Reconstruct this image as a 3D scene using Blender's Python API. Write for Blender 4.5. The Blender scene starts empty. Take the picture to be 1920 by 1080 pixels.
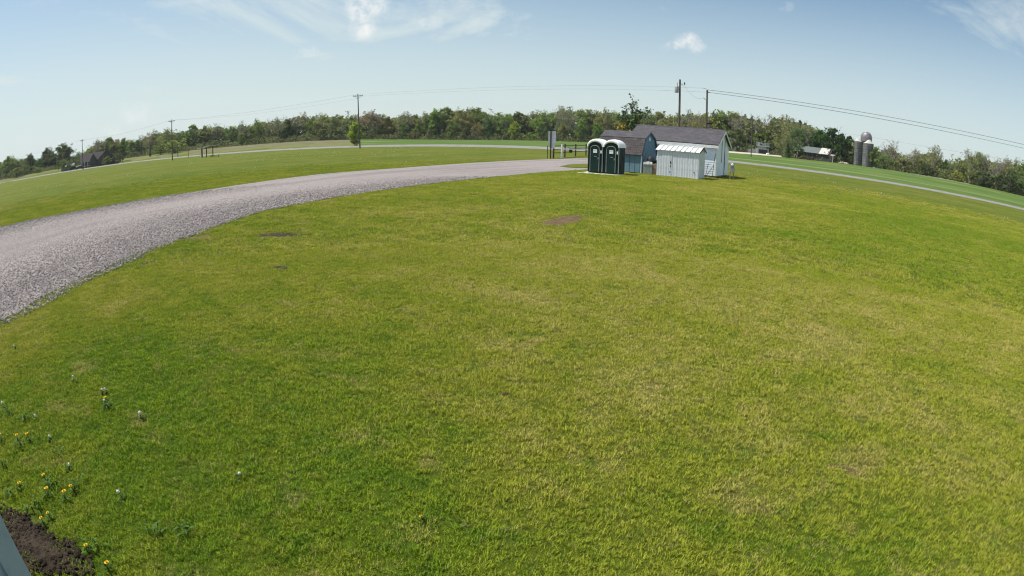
import bpy, bmesh, math, random
import numpy as np
from mathutils import Vector, Matrix
R = math.radians
random.seed(7)
rng = np.random.default_rng(11)
SC = bpy.context.scene
COL = SC.collection

# ------------------------------------------------------------------ camera
F_PX, PITCH, ROLL, HC = 1065.0, 15.42, 0.93, 2.5        # equisolid wide-angle lens (pixels of the 1920 px frame)
cam_d = bpy.data.cameras.new('camera')
cam = bpy.data.objects.new('camera', cam_d); COL.objects.link(cam); SC.camera = cam
cam_d.type = 'PANO'
cam_d.panorama_type = 'FISHEYE_EQUISOLID'
cam_d.sensor_fit = 'HORIZONTAL'
cam_d.sensor_width = 36.0
cam_d.fisheye_lens = 36.0 * F_PX / 1920.0
cam_d.fisheye_fov = math.pi
cam_d.clip_start, cam_d.clip_end = 0.05, 9000
_p, _r = R(PITCH), R(ROLL)
FW = Vector((0, math.cos(_p), -math.sin(_p)))
_up = Vector((0, math.sin(_p), math.cos(_p))); _rt = Vector((1, 0, 0))
RT = _rt * math.cos(_r) + _up * math.sin(_r)
UP = -_rt * math.sin(_r) + _up * math.cos(_r)
cam.matrix_world = Matrix(((RT.x, UP.x, -FW.x, 0), (RT.y, UP.y, -FW.y, 0), (RT.z, UP.z, -FW.z, HC), (0, 0, 0, 1)))

def ray(x, y):
    dx, dy = x - 960, 540 - y
    q = math.hypot(dx, dy); t = 2 * math.asin(q / (2 * F_PX)); s = math.sin(t) / max(q, 1e-9)
    return RT * dx * s + UP * dy * s + FW * math.cos(t)
def gnd(x, y, z=0.0):                       # photo pixel -> point on the ground
    d = ray(x, y); k = (z - HC) / d.z
    return Vector((d.x * k, d.y * k, z))
def far(x, y, D):                           # photo pixel -> point at horizontal distance D
    d = ray(x, y); k = D / math.hypot(d.x, d.y)
    return Vector((d.x * k, d.y * k, HC + d.z * k))

# ------------------------------------------------------------------ world, sun, exposure
SUN_AZ, SUN_EL = R(-84), R(62)
world = bpy.data.worlds.new('World'); SC.world = world; world.use_nodes = True
wn = world.node_tree; wn.nodes.clear()
def N(nt, t, **kw):
    n = nt.nodes.new(t)
    for k, v in kw.items(): setattr(n, k, v)
    return n
def setin(n, **kw):
    for k, v in kw.items(): n.inputs[k.replace('_', ' ')].default_value = v
    return n
def math_(nt, op, a, b=None, c=None, clamp=False):
    n = N(nt, 'ShaderNodeMath', operation=op); n.use_clamp = clamp
    for i, v in enumerate((a, b, c)):
        if v is None: continue
        if isinstance(v, (int, float)): n.inputs[i].default_value = v
        else: nt.links.new(v, n.inputs[i])
    return n.outputs[0]
def mixc(nt, f, a, b, mode='MIX'):
    n = N(nt, 'ShaderNodeMix', data_type='RGBA', blend_type=mode)
    for i, v in ((0, f), (6, a), (7, b)):
        if isinstance(v, (int, float)): n.inputs[i].default_value = v
        elif isinstance(v, tuple): n.inputs[i].default_value = (*v, 1) if len(v) == 3 else v
        else: nt.links.new(v, n.inputs[i])
    return n.outputs[2]
def smooth(nt, v, a, b, to0=0.0, to1=1.0):
    n = N(nt, 'ShaderNodeMapRange', interpolation_type='SMOOTHSTEP')
    nt.links.new(v, n.inputs[0])
    for i, q in enumerate((a, b, to0, to1)): n.inputs[i + 1].default_value = q
    return n.outputs[0]
def noise(nt, vec, scale, detail=3, rough=.55, dist=0.0):
    n = N(nt, 'ShaderNodeTexNoise'); n.inputs['Scale'].default_value = scale
    n.inputs['Detail'].default_value = detail; n.inputs['Roughness'].default_value = rough; n.inputs['Distortion'].default_value = dist
    if vec is not None: nt.links.new(vec, n.inputs['Vector'])
    return n
def mapping(nt, vec, scale=(1, 1, 1), rot=(0, 0, 0), loc=(0, 0, 0)):
    n = N(nt, 'ShaderNodeMapping')
    n.inputs['Scale'].default_value = scale; n.inputs['Rotation'].default_value = rot; n.inputs['Location'].default_value = loc
    nt.links.new(vec, n.inputs['Vector']); return n.outputs[0]

def stretch(nt, vec, ang, along, across):      # texture space turned by ang, then drawn out along it
    n = N(nt, 'ShaderNodeMapping', vector_type='TEXTURE'); n.inputs['Rotation'].default_value = (0, 0, ang); n.inputs['Scale'].default_value = (along, across, 1)
    nt.links.new(vec, n.inputs['Vector']); return n.outputs[0]
sky = N(wn, 'ShaderNodeTexSky', sky_type='NISHITA'); sky.sun_disc = False
sky.sun_elevation = SUN_EL; sky.sun_rotation = SUN_AZ
sky.altitude = 250; sky.air_density = 1.0; sky.dust_density = 1.6; sky.ozone_density = 1.4
tc = N(wn, 'ShaderNodeTexCoord')
D_ = tc.outputs['Generated']
sep = N(wn, 'ShaderNodeSeparateXYZ'); wn.links.new(D_, sep.inputs[0])
# thin high cloud: a planar layer seen in perspective
zz = math_(wn, 'ADD', math_(wn, 'MAXIMUM', sep.outputs[2], 0.0), 0.10)
cx_ = math_(wn, 'DIVIDE', sep.outputs[0], zz); cy_ = math_(wn, 'DIVIDE', sep.outputs[1], zz)
cmb = N(wn, 'ShaderNodeCombineXYZ'); wn.links.new(cx_, cmb.inputs[0]); wn.links.new(cy_, cmb.inputs[1])
ci = noise(wn, mapping(wn, cmb.outputs[0], (0.55, 0.42, 1), (0, 0, 0), (5.3, 2.4, 0)), 1.0, 8, .66, 1.1)
cf = smooth(wn, ci.outputs[0], .38, .70, 0.0, 0.85)
lowhaze = smooth(wn, sep.outputs[2], 0.0, 0.36, 0.82, 0.04)
sd = N(wn, 'ShaderNodeVectorMath', operation='DOT_PRODUCT'); wn.links.new(D_, sd.inputs[0])
sd.inputs[1].default_value = (math.sin(SUN_AZ) * math.cos(SUN_EL), math.cos(SUN_AZ) * math.cos(SUN_EL), math.sin(SUN_EL))
aureole = smooth(wn, sd.outputs['Value'], .0, .6, 0.0, .16)          # thin cloud scatters forward, so it whitens toward the sun
veil = math_(wn, 'ADD', math_(wn, 'MAXIMUM', cf, lowhaze), aureole, clamp=True)
CLOUD = (6.0, 6.75, 6.7)
skyt = mixc(wn, 1.0, sky.outputs[0], (.84, 1.03, 1.05), 'MULTIPLY')
skyt = mixc(wn, 1.0, skyt, (1.0, 1.0, 1.0), 'MULTIPLY')
skyc = mixc(wn, veil, skyt, CLOUD)
# a few small fair-weather cumulus
nz = noise(wn, D_, 16, 6, .68)
nf = noise(wn, D_, 40, 7, .68)
fl = smooth(wn, nf.outputs[0], .28, .64)
warp = N(wn, 'ShaderNodeVectorMath', operation='MULTIPLY_ADD'); wn.links.new(nz.outputs[1], warp.inputs[0])
warp.inputs[1].default_value = (.075, .075, .06); wn.links.new(D_, warp.inputs[2])
for (dirv, rad, dens, sq) in [(ray(676, 48), .026, .95, 1.0), (ray(690, 8), .040, .85, 1.35), (ray(800, 46), .028, .35, 2.6), (ray(1294, 80), .026, .85, 1.6),
                          (ray(1262, 88), .020, .6, 2.2), (ray(1478, 16), .016, .3, 1.6), (ray(576, 98), .016, .45, 1.6), (ray(255, 215), .030, .4, 1.6), (ray(208, 244), .018, .3, 1.6),
                          (Vector((.75, -.5, .45)).normalized(), .05, .9, 1.5), (Vector((-.8, -.35, .5)).normalized(), .06, .9, 1.5), (Vector((.1, -.9, .4)).normalized(), .06, .9, 1.5)]:
    off = Vector((.0375, .0375, .03))
    sub = N(wn, 'ShaderNodeVectorMath', operation='SUBTRACT'); wn.links.new(warp.outputs[0], sub.inputs[0]); sub.inputs[1].default_value = dirv + off
    mul = N(wn, 'ShaderNodeVectorMath', operation='MULTIPLY'); wn.links.new(sub.outputs[0], mul.inputs[0]); mul.inputs[1].default_value = (1, 1, sq)
    ln = N(wn, 'ShaderNodeVectorMath', operation='LENGTH'); wn.links.new(mul.outputs[0], ln.inputs[0])
    m = math_(wn, 'MULTIPLY', smooth(wn, ln.outputs['Value'], rad * .25, rad * 1.35, dens, 0.0), fl)
    skyc = mixc(wn, m, skyc, (7.6, 7.7, 7.55))
bg = N(wn, 'ShaderNodeBackground'); wn.links.new(skyc, bg.inputs[0]); bg.inputs[1].default_value = 0.088
wo = N(wn, 'ShaderNodeOutputWorld'); wn.links.new(bg.outputs[0], wo.inputs[0])

sun_d = bpy.data.lights.new('sun', 'SUN'); sun_d.energy = 3.9; sun_d.angle = R(0.55); sun_d.color = (1.0, .955, .88)
sun = bpy.data.objects.new('sun', sun_d); COL.objects.link(sun)
sdir = Vector((math.sin(SUN_AZ) * math.cos(SUN_EL), math.cos(SUN_AZ) * math.cos(SUN_EL), math.sin(SUN_EL)))
sun.rotation_euler = sdir.to_track_quat('Z', 'Y').to_euler(); sun.location = sdir * 80
vs = SC.view_settings; vs.view_transform = 'Standard'; vs.look = 'None'; vs.exposure = 0.45; vs.gamma = 1.0; vs.use_curve_mapping = False
SC.cycles.max_bounces = 6; SC.cycles.diffuse_bounces = 3; SC.cycles.glossy_bounces = 2; SC.cycles.transmission_bounces = 3
SC.cycles.use_denoising = True; SC.cycles.denoiser = 'OPENIMAGEDENOISE'; SC.cycles.denoising_input_passes = 'RGB_ALBEDO_NORMAL'; SC.cycles.denoising_prefilter = 'ACCURATE'
SC.cycles.sample_clamp_indirect = 4
SC.render.film_transparent = False
SC.render.filter_size = 1.15; SC.cycles.filter_width = 1.15
SC.cycles.use_light_tree = False

# ------------------------------------------------------------------ materials
def new_mat(name):
    m = bpy.data.materials.new(name); m.use_nodes = True
    nt = m.node_tree; nt.nodes.clear()
    b = N(nt, 'ShaderNodeBsdfPrincipled'); o = N(nt, 'ShaderNodeOutputMaterial')
    nt.links.new(b.outputs[0], o.inputs[0])
    return m, nt, b, o
def pos(nt):
    return N(nt, 'ShaderNodeNewGeometry').outputs['Position']
def objco(nt):
    return N(nt, 'ShaderNodeTexCoord').outputs['Object']
def simple(name, col, rough=.6, metal=0.0, var=.18, scale=6.0, bump=0.0, bscale=40.0, spec=.4, dirt=None, dscale=1.5):
    m, nt, b, o = new_mat(name)
    P = objco(nt)
    n1 = noise(nt, P, scale, 5, .6)
    c = mixc(nt, smooth(nt, n1.outputs[0], .3, .7), tuple(x * (1 - var) for x in col), tuple(min(1, x * (1 + var)) for x in col))
    if dirt:
        n2 = noise(nt, P, dscale, 6, .65)
        c = mixc(nt, smooth(nt, n2.outputs[0], .5, .72, 0, .8), c, dirt)
    nt.links.new(c, b.inputs['Base Color'])
    b.inputs['Roughness'].default_value = rough; b.inputs['Metallic'].default_value = metal
    b.inputs['Specular IOR Level'].default_value = spec
    if bump:
        bp = N(nt, 'ShaderNodeBump'); bp.inputs['Strength'].default_value = bump; bp.inputs['Distance'].default_value = .02
        n3 = noise(nt, P, bscale, 4); nt.links.new(n3.outputs[0], bp.inputs['Height']); nt.links.new(bp.outputs[0], b.inputs['Normal'])
    return m

def blob(nt, P, x, y, r0, r1, warp=1.0):
    s = N(nt, 'ShaderNodeVectorMath', operation='DISTANCE'); nt.links.new(P, s.inputs[0]); s.inputs[1].default_value = (x, y, 0)
    return smooth(nt, s.outputs['Value'], r0, r1, 1.0, 0.0)
def lawn_colour(nt, P):
    """the colour of the turf, patchy green, yellow-green and straw; shared by the sward and the blades"""
    flat = mapping(nt, P, (1, 1, 0))
    big = noise(nt, flat, .11, 4, .55, .4)
    mid = noise(nt, mapping(nt, flat, (1, 1, 1), (0, 0, 0), (17, 5, 0)), .55, 5, .62, .3)
    fine = noise(nt, flat, 3.2, 5, .7)
    strk = noise(nt, stretch(nt, flat, R(-36), 9, .75), 1.0, 4, .6)
    green = (.145, .220, .015); lime = (.235, .262, .030); straw = (.40, .345, .13)
    v = math_(nt, 'ADD', math_(nt, 'MULTIPLY', big.outputs[0], .5), math_(nt, 'MULTIPLY', mid.outputs[0], .55))
    v = math_(nt, 'ADD', v, math_(nt, 'MULTIPLY', strk.outputs[0], .28))
    # lush strip beside the building, drier middle
    v = math_(nt, 'SUBTRACT', v, math_(nt, 'MULTIPLY', blob(nt, flat, -4.5, 2.5, 1.0, 6.5), .17))
    v = math_(nt, 'SUBTRACT', v, math_(nt, 'MULTIPLY', blob(nt, flat, 22, 18, 3, 16), .13))
    v = math_(nt, 'SUBTRACT', v, math_(nt, 'MULTIPLY', blob(nt, flat, -26, 40, 8, 40), .05))
    v = math_(nt, 'ADD', v, math_(nt, 'MULTIPLY', blob(nt, flat, 4, 8, 1, 9), .08))
    c = mixc(nt, smooth(nt, v, .44, .74), green, lime)
    w = math_(nt, 'ADD', v, math_(nt, 'MULTIPLY', fine.outputs[0], .55))
    c = mixc(nt, smooth(nt, w, .92, 1.16, 0, .55), c, straw)
    lush = math_(nt, 'SUBTRACT', math_(nt, 'MULTIPLY', fine.outputs[0], 1.0), math_(nt, 'MULTIPLY', v, .55))
    c = mixc(nt, smooth(nt, lush, .16, .34, 0, .6), c, (.090, .175, .014))
    sp = noise(nt, mapping(nt, flat, (1, 1, 1), (0, 0, 0), (31, 7, 0)), 1.5, 6, .7, .6)
    c = mixc(nt, smooth(nt, sp.outputs[0], .53, .70, 0, .5), c, (.36, .30, .115))      # thatch showing through
    sg = noise(nt, mapping(nt, flat, (1, 1, 1), (0, 0, 0), (3, 41, 0)), 2.1, 5, .66, .4)
    c = mixc(nt, smooth(nt, sg.outputs[0], .56, .72, 0, .65), c, (.080, .165, .013))    # lusher clumps
    return c
def make_lawn():
    m, nt, b, o = new_mat('lawn_sward')
    P = pos(nt); c = lawn_colour(nt, P)
    f = noise(nt, P, 26, 4, .75); f2 = noise(nt, P, 5, 4, .7)
    c = mixc(nt, .75, c, mixc(nt, smooth(nt, f.outputs[0], .3, .7), (.22, .26, .22), (.54, .55, .52)), 'MULTIPLY')  # darkened overall: the shade blades cast on each other is put into the colour
    c = mixc(nt, .6, c, mixc(nt, smooth(nt, f2.outputs[0], .3, .7), (.6, .64, .6), (1.2, 1.15, 1.1)), 'MULTIPLY')
    nt.links.new(c, b.inputs['Base Color']); b.inputs['Roughness'].default_value = .9; b.inputs['Specular IOR Level'].default_value = .08
    bp = N(nt, 'ShaderNodeBump'); bp.inputs['Strength'].default_value = .9; bp.inputs['Distance'].default_value = .06
    nt.links.new(f.outputs[0], bp.inputs['Height']); nt.links.new(bp.outputs[0], b.inputs['Normal'])
    return m
def soft_normal(nt, k):
    """shading normal leaning to the sky: a thin leaf scatters light from both of its sides"""
    g = N(nt, 'ShaderNodeNewGeometry')
    a = N(nt, 'ShaderNodeVectorMath', operation='SCALE'); nt.links.new(g.outputs['Normal'], a.inputs[0]); a.inputs['Scale'].default_value = 1 - k
    b = N(nt, 'ShaderNodeVectorMath', operation='ADD'); nt.links.new(a.outputs[0], b.inputs[0]); b.inputs[1].default_value = (0, 0, k)
    c = N(nt, 'ShaderNodeVectorMath', operation='NORMALIZE'); nt.links.new(b.outputs[0], c.inputs[0]); return c.outputs[0]
def make_blade():
    m, nt, b, o = new_mat('grass_blade')
    P = pos(nt); c = lawn_colour(nt, P)
    at = N(nt, 'ShaderNodeAttribute', attribute_name='rnd')
    c = mixc(nt, 1.0, c, mixc(nt, at.outputs['Fac'], (.80, .88, .75), (2.0, 1.8, 1.8)), 'MULTIPLY')
    dry = N(nt, 'ShaderNodeAttribute', attribute_name='dry')
    c = mixc(nt, dry.outputs['Fac'], c, (.36, .29, .13))
    nt.links.new(c, b.inputs['Base Color']); b.inputs['Roughness'].default_value = .8; b.inputs['Specular IOR Level'].default_value = .04
    nt.links.new(soft_normal(nt, .62), b.inputs['Normal'])
    tr = N(nt, 'ShaderNodeBsdfTranslucent'); nt.links.new(c, tr.inputs[0])
    mx = N(nt, 'ShaderNodeMixShader'); mx.inputs[0].default_value = .25
    nt.links.new(b.outputs[0], mx.inputs[1]); nt.links.new(tr.outputs[0], mx.inputs[2]); nt.links.new(mx.outputs[0], o.inputs[0])
    return m
def make_gravel(name='gravel', tone=1.0):
    m, nt, b, o = new_mat(name)
    P = pos(nt)
    v = N(nt, 'ShaderNodeTexVoronoi'); v.inputs['Scale'].default_value = 34; nt.links.new(P, v.inputs['Vector'])
    v2 = N(nt, 'ShaderNodeTexVoronoi'); v2.inputs['Scale'].default_value = 9; nt.links.new(P, v2.inputs['Vector'])
    au, av = N(nt, 'ShaderNodeAttribute', attribute_name='along'), N(nt, 'ShaderNodeAttribute', attribute_name='across')
    cc = N(nt, 'ShaderNodeCombineXYZ'); nt.links.new(math_(nt, 'MULTIPLY', au.outputs['Fac'], .07), cc.inputs[0]); nt.links.new(math_(nt, 'MULTIPLY', av.outputs['Fac'], 7.0), cc.inputs[1])
    big = noise(nt, cc.outputs[0], 1.0, 5, .62)
    sepc = N(nt, 'ShaderNodeSeparateColor'); nt.links.new(v.outputs['Color'], sepc.inputs[0])
    c = mixc(nt, sepc.outputs[0], tuple(x * tone for x in (.185, .158, .150)), tuple(x * tone for x in (.40, .352, .338)))
    c = mixc(nt, smooth(nt, big.outputs[0], .42, .66, 0, .6), c, tuple(x * tone for x in (.17, .148, .145)))
    nt.links.new(c, b.inputs['Base Color']); b.inputs['Roughness'].default_value = .9; b.inputs['Specular IOR Level'].default_value = .15
    h = math_(nt, 'ADD', math_(nt, 'MULTIPLY', v.outputs['Distance'], -1.0), math_(nt, 'MULTIPLY', v2.outputs['Distance'], -.9))
    bp = N(nt, 'ShaderNodeBump'); bp.inputs['Strength'].default_value = .7; bp.inputs['Distance'].default_value = .025
    nt.links.new(h, bp.inputs['Height']); nt.links.new(bp.outputs[0], b.inputs['Normal'])
    return m
def make_stone():
    m, nt, b, o = new_mat('gravel_stone')
    oi = N(nt, 'ShaderNodeObjectInfo')
    c = mixc(nt, oi.outputs['Random'], (.13, .112, .107), (.46, .405, .39))
    nt.links.new(c, b.inputs['Base Color']); b.inputs['Roughness'].default_value = .85; b.inputs['Specular IOR Level'].default_value = .2
    return m
def make_ground(name, cols, scale, bump=.6, bscale=12, stripe=None):
    m, nt, b, o = new_mat(name)
    P = pos(nt); a = noise(nt, P, scale, 6, .68); f = noise(nt, P, bscale, 5, .75)
    c = mixc(nt, smooth(nt, a.outputs[0], .32, .68), cols[0], cols[1])
    if len(cols) > 2: c = mixc(nt, smooth(nt, f.outputs[0], .54, .72), c, cols[2])
    if stripe:
        s = noise(nt, stretch(nt, P, stripe[0], stripe[1], stripe[2]), 1.0, 5, .65)
        c = mixc(nt, smooth(nt, s.outputs[0], .5, .68, 0, .75), c, stripe[3])
    nt.links.new(c, b.inputs['Base Color']); b.inputs['Roughness'].default_value = .92; b.inputs['Specular IOR Level'].default_value = .08
    bp = N(nt, 'ShaderNodeBump'); bp.inputs['Strength'].default_value = bump; bp.inputs['Distance'].default_value = .04
    nt.links.new(f.outputs[0], bp.inputs['Height']); nt.links.new(bp.outputs[0], b.inputs['Normal'])
    return m
def make_leaf(name, trans=.35):
    m, nt, b, o = new_mat(name)
    oi = N(nt, 'ShaderNodeObjectInfo')
    at = N(nt, 'ShaderNodeAttribute', attribute_name='rnd')
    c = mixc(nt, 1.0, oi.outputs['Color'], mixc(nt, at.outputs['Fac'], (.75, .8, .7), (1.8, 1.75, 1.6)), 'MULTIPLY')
    nt.links.new(c, b.inputs['Base Color']); b.inputs['Roughness'].default_value = .8; b.inputs['Specular IOR Level'].default_value = .05
    nt.links.new(soft_normal(nt, .5), b.inputs['Normal'])
    tr = N(nt, 'ShaderNodeBsdfTranslucent'); nt.links.new(c, tr.inputs[0])
    mx = N(nt, 'ShaderNodeMixShader'); mx.inputs[0].default_value = trans
    nt.links.new(b.outputs[0], mx.inputs[1]); nt.links.new(tr.outputs[0], mx.inputs[2]); nt.links.new(mx.outputs[0], o.inputs[0])
    return m
def make_shingle(name, col, row=.14):
    m, nt, b, o = new_mat(name)
    P = objco(nt)
    br = N(nt, 'ShaderNodeTexBrick'); nt.links.new(P, br.inputs['Vector'])
    br.inputs['Scale'].default_value = 1.0; br.inputs['Brick Width'].default_value = .34; br.inputs['Row Height'].default_value = row
    br.inputs['Mortar Size'].default_value = .012; br.offset = .5
    br.inputs['Color1'].default_value = (*[x * .8 for x in col], 1); br.inputs['Color2'].default_value = (*[x * 1.25 for x in col], 1)
    br.inputs['Mortar'].default_value = (*[x * .45 for x in col], 1)
    n = noise(nt, P, 1.3, 5, .6)
    c = mixc(nt, .5, br.outputs[0], mixc(nt, n.outputs[0], (.55, .55, .55), (1.45, 1.4, 1.4)), 'MULTIPLY')
    nt.links.new(c, b.inputs['Base Color']); b.inputs['Roughness'].default_value = .88; b.inputs['Specular IOR Level'].default_value = .2
    return m

M = dict(
    lawn=make_lawn(), blade=make_blade(), gravel=make_gravel(), stone=make_stone(), leaf=make_leaf('leaf', .45), needle=make_leaf('needle', .12),
    soil=make_ground('bare_soil', ((.042, .031, .023), (.078, .059, .043), (.125, .098, .072)), 6, 1.0, 30),
    drysoil=make_ground('dry_stony_soil', ((.10, .066, .036), (.19, .132, .074), (.29, .215, .135)), 5, 1.0, 24),
    plough=make_ground('ploughed_soil', ((.135, .128, .065), (.19, .168, .10)), .15, .6, 2),
    crop=make_ground('green_field', ((.066, .118, .020), (.098, .150, .032)), .09, .6, 3.0, (R(-38), 110, 8.0, (.21, .23, .10))),
    verge=make_ground('rough_verge', ((.115, .135, .042), (.185, .172, .072)), .3, .6, 4),
    asphalt=make_ground('weathered_asphalt', ((.19, .186, .18), (.27, .262, .25)), .6, .3, 20),
    lane=make_ground('pale_lane', ((.42, .37, .30), (.52, .47, .39)), .6, .3, 10),
    bark=simple('bark', (.13, .11, .09), .9, var=.3, scale=3),
    greybark=simple('grey_bark', (.23, .205, .185), .9, var=.3, scale=2),
    polewood=simple('weathered_pole', (.10, .085, .07), .85, var=.3, scale=2),
    darkpost=simple('dark_stained_wood', (.060, .036, .025), .8, var=.3),
    whitepaint=simple('white_paint', (.74, .74, .72), .5, var=.06, dirt=(.55, .52, .47), dscale=2),
    siding=simple('pale_vinyl_siding', (.78, .84, .93), .5, var=.05, scale=2, dirt=(.70, .75, .82), dscale=1.2),
    bluewood=simple('slate_blue_siding', (.135, .235, .30), .65, var=.12, scale=3),
    bluetrim=simple('dark_blue_trim', (.05, .10, .14), .6),
    greywall=simple('blue_grey_siding', (.31, .375, .45), .5, var=.06, scale=4, dirt=(.24, .29, .35), dscale=9),
    shingle=make_shingle('grey_shingle', (.088, .083, .092)), shingle2=make_shingle('brown_grey_shingle', (.085, .074, .076), .2),
    dshingle=make_shingle('brown_shingle', (.070, .060, .058)),
    galv=simple('white_steel', (.63, .655, .71), .5, .08, var=.08, scale=3, dirt=(.48, .46, .45), dscale=2.2),
    galvroof=simple('pale_steel_roof', (.80, .80, .80), .35, .2, var=.06, scale=3),
    pgreen=simple('dark_green_plastic', (.008, .028, .024), .5, var=.2, scale=2, spec=.2),
    pgrey=simple('grey_plastic_trim', (.26, .27, .27), .5, var=.1),
    pwhite=simple('white_plastic', (.84, .84, .83), .4, var=.04),
    concrete=simple('concrete', (.52, .50, .46), .9, var=.15, scale=3, dirt=(.36, .33, .29)),
    stave=simple('silo_concrete', (.14, .135, .14), .9, var=.4, scale=1.2, dirt=(.065, .06, .06), dscale=.6),
    dome=simple('dull_galvanised', (.22, .205, .215), .5, .35, var=.15, scale=1),
    maroon=simple('dark_red_boards', (.055, .026, .026), .85, var=.25, scale=1),
    brownwall=simple('brown_boards', (.060, .052, .048), .85, var=.2, scale=2),
    greysteel=simple('grey_green_steel_roof', (.115, .13, .125), .6, .05, var=.12),
    black=simple('black_rubber', (.015, .015, .016), .6), iron=simple('dark_iron', (.04, .04, .042), .5, .5),
    rawwood=simple('raw_timber', (.30, .22, .15), .8, var=.3, scale=4), greytote=simple('grey_tote', (.30, .32, .30), .6),
    glass=simple('dark_window', (.02, .025, .03), .1, var=.05, spec=.8), steel=simple('grey_enamel', (.34, .35, .36), .5, .3),
    wire=simple('weathered_wire', (.22, .23, .24), .6, .2), insul=simple('porcelain', (.35, .34, .33), .35),
    yellow=simple('dandelion_petal', (.80, .50, .012), .6, var=.15, scale=80), fluff=simple('dandelion_seed', (.66, .64, .60), .9, var=.1, scale=80),
    stem=simple('dandelion_leaf', (.055, .105, .018), .7, var=.3, scale=30, spec=.15), sign=simple('sign_back', (.60, .62, .64), .5, var=.08),
    carpaint=simple('dark_car_paint', (.03, .035, .045), .25, .3), truckpaint=simple('silver_paint', (.45, .46, .48), .3, .4),
    stoneheap=simple('pale_rubble', (.42, .36, .29), .9, var=.3, scale=2),
)

# ------------------------------------------------------------------ mesh helpers
class MB:
    def __init__(s): s.v, s.f = [], []
    def add(s, vs, fs):
        o = len(s.v); s.v += [tuple(v) for v in vs]; s.f += [tuple(i + o for i in f) for f in fs]; return s
    def box(s, x0, y0, z0, x1, y1, z1, mtx=None):
        vs = [Vector((x, y, z)) for z in (z0, z1) for y in (y0, y1) for x in (x0, x1)]
        if mtx is not None: vs = [mtx @ v for v in vs]
        return s.add(vs, [(0, 2, 3, 1), (4, 5, 7, 6), (0, 1, 5, 4), (2, 6, 7, 3), (0, 4, 6, 2), (1, 3, 7, 5)])
    def tube(s, pts, rad, n=6, cap=True):
        pts = [Vector(p) for p in pts]; rad = rad if isinstance(rad, (list, tuple)) else [rad] * len(pts)
        vs, fs = [], []
        for i, p in enumerate(pts):
            d = (pts[min(i + 1, len(pts) - 1)] - pts[max(i - 1, 0)]).normalized()
            a = d.cross(Vector((0, 0, 1)) if abs(d.z) < .9 else Vector((1, 0, 0))).normalized(); b = d.cross(a)
            for k in range(n):
                t = 2 * math.pi * k / n; vs.append(p + (a * math.cos(t) + b * math.sin(t)) * rad[i])
        for i in range(len(pts) - 1):
            for k in range(n):
                fs.append((i * n + k, i * n + (k + 1) % n, (i + 1) * n + (k + 1) % n, (i + 1) * n + k))
        if cap: fs += [tuple(range(n))[::-1], tuple(range((len(pts) - 1) * n, len(pts) * n))]
        return s.add(vs, fs)
    def prism(s, poly, y0, y1):                 # polygon in xz swept along y
        n = len(poly); vs = [(x, y0, z) for x, z in poly] + [(x, y1, z) for x, z in poly]
        return s.add(vs, [tuple(range(n)), tuple(range(2 * n - 1, n - 1, -1))] + [(i, i + n, (i + 1) % n + n, (i + 1) % n) for i in range(n)])
    def prismx(s, poly, x0, x1):                # polygon in yz swept along x
        n = len(poly); vs = [(x0, y, z) for y, z in poly] + [(x1, y, z) for y, z in poly]
        return s.add(vs, [tuple(range(n)), tuple(range(2 * n - 1, n - 1, -1))] + [(i, i + n, (i + 1) % n + n, (i + 1) % n) for i in range(n)])
    def lathe(s, prof, n=16, c=(0, 0, 0)):
        vs, fs = [], []
        for r, z in prof:
            for k in range(n):
                t = 2 * math.pi * k / n; vs.append((c[0] + r * math.cos(t), c[1] + r * math.sin(t), c[2] + z))
        for i in range(len(prof) - 1):
            for k in range(n): fs.append((i * n + k, i * n + (k + 1) % n, (i + 1) * n + (k + 1) % n, (i + 1) * n + k))
        fs.append(tuple(range((len(prof) - 1) * n, len(prof) * n)))
        return s.add(vs, fs)
    def build(s, name, mat, parent=None, smooth_=False, bevel=0.0):
        me = bpy.data.meshes.new(name); me.from_pydata(s.v, [], s.f); me.update()
        bm = bmesh.new(); bm.from_mesh(me); bmesh.ops.recalc_face_normals(bm, faces=bm.faces)
        if bevel: bmesh.ops.bevel(bm, geom=list(bm.edges), offset=bevel, segments=1, affect='EDGES')
        bm.to_mesh(me); bm.free()
        me.materials.append(M[mat] if isinstance(mat, str) else mat)
        if smooth_:
            for p in me.polygons: p.use_smooth = True
        o = bpy.data.objects.new(name, me); COL.objects.link(o); o.parent = parent
        return o
def tag(o, label=None, cat=None, group=None, kind=None):
    if label: o['label'] = label
    if cat: o['category'] = cat
    if group: o['group'] = group
    if kind: o['kind'] = kind
    return o
def empty(name, loc, rz=0.0, label=None, cat=None, group=None):
    o = bpy.data.objects.new(name, None); COL.objects.link(o); o.location = loc; o.rotation_euler = (0, 0, rz); o.empty_display_size = .3
    return tag(o, label, cat, group)
def share(name, me, parent, loc=(0, 0, 0), rot=(0, 0, 0), scale=(1, 1, 1)):
    o = bpy.data.objects.new(name, me); COL.objects.link(o); o.parent = parent; o.location = loc; o.rotation_euler = rot; o.scale = scale
    return o

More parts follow.
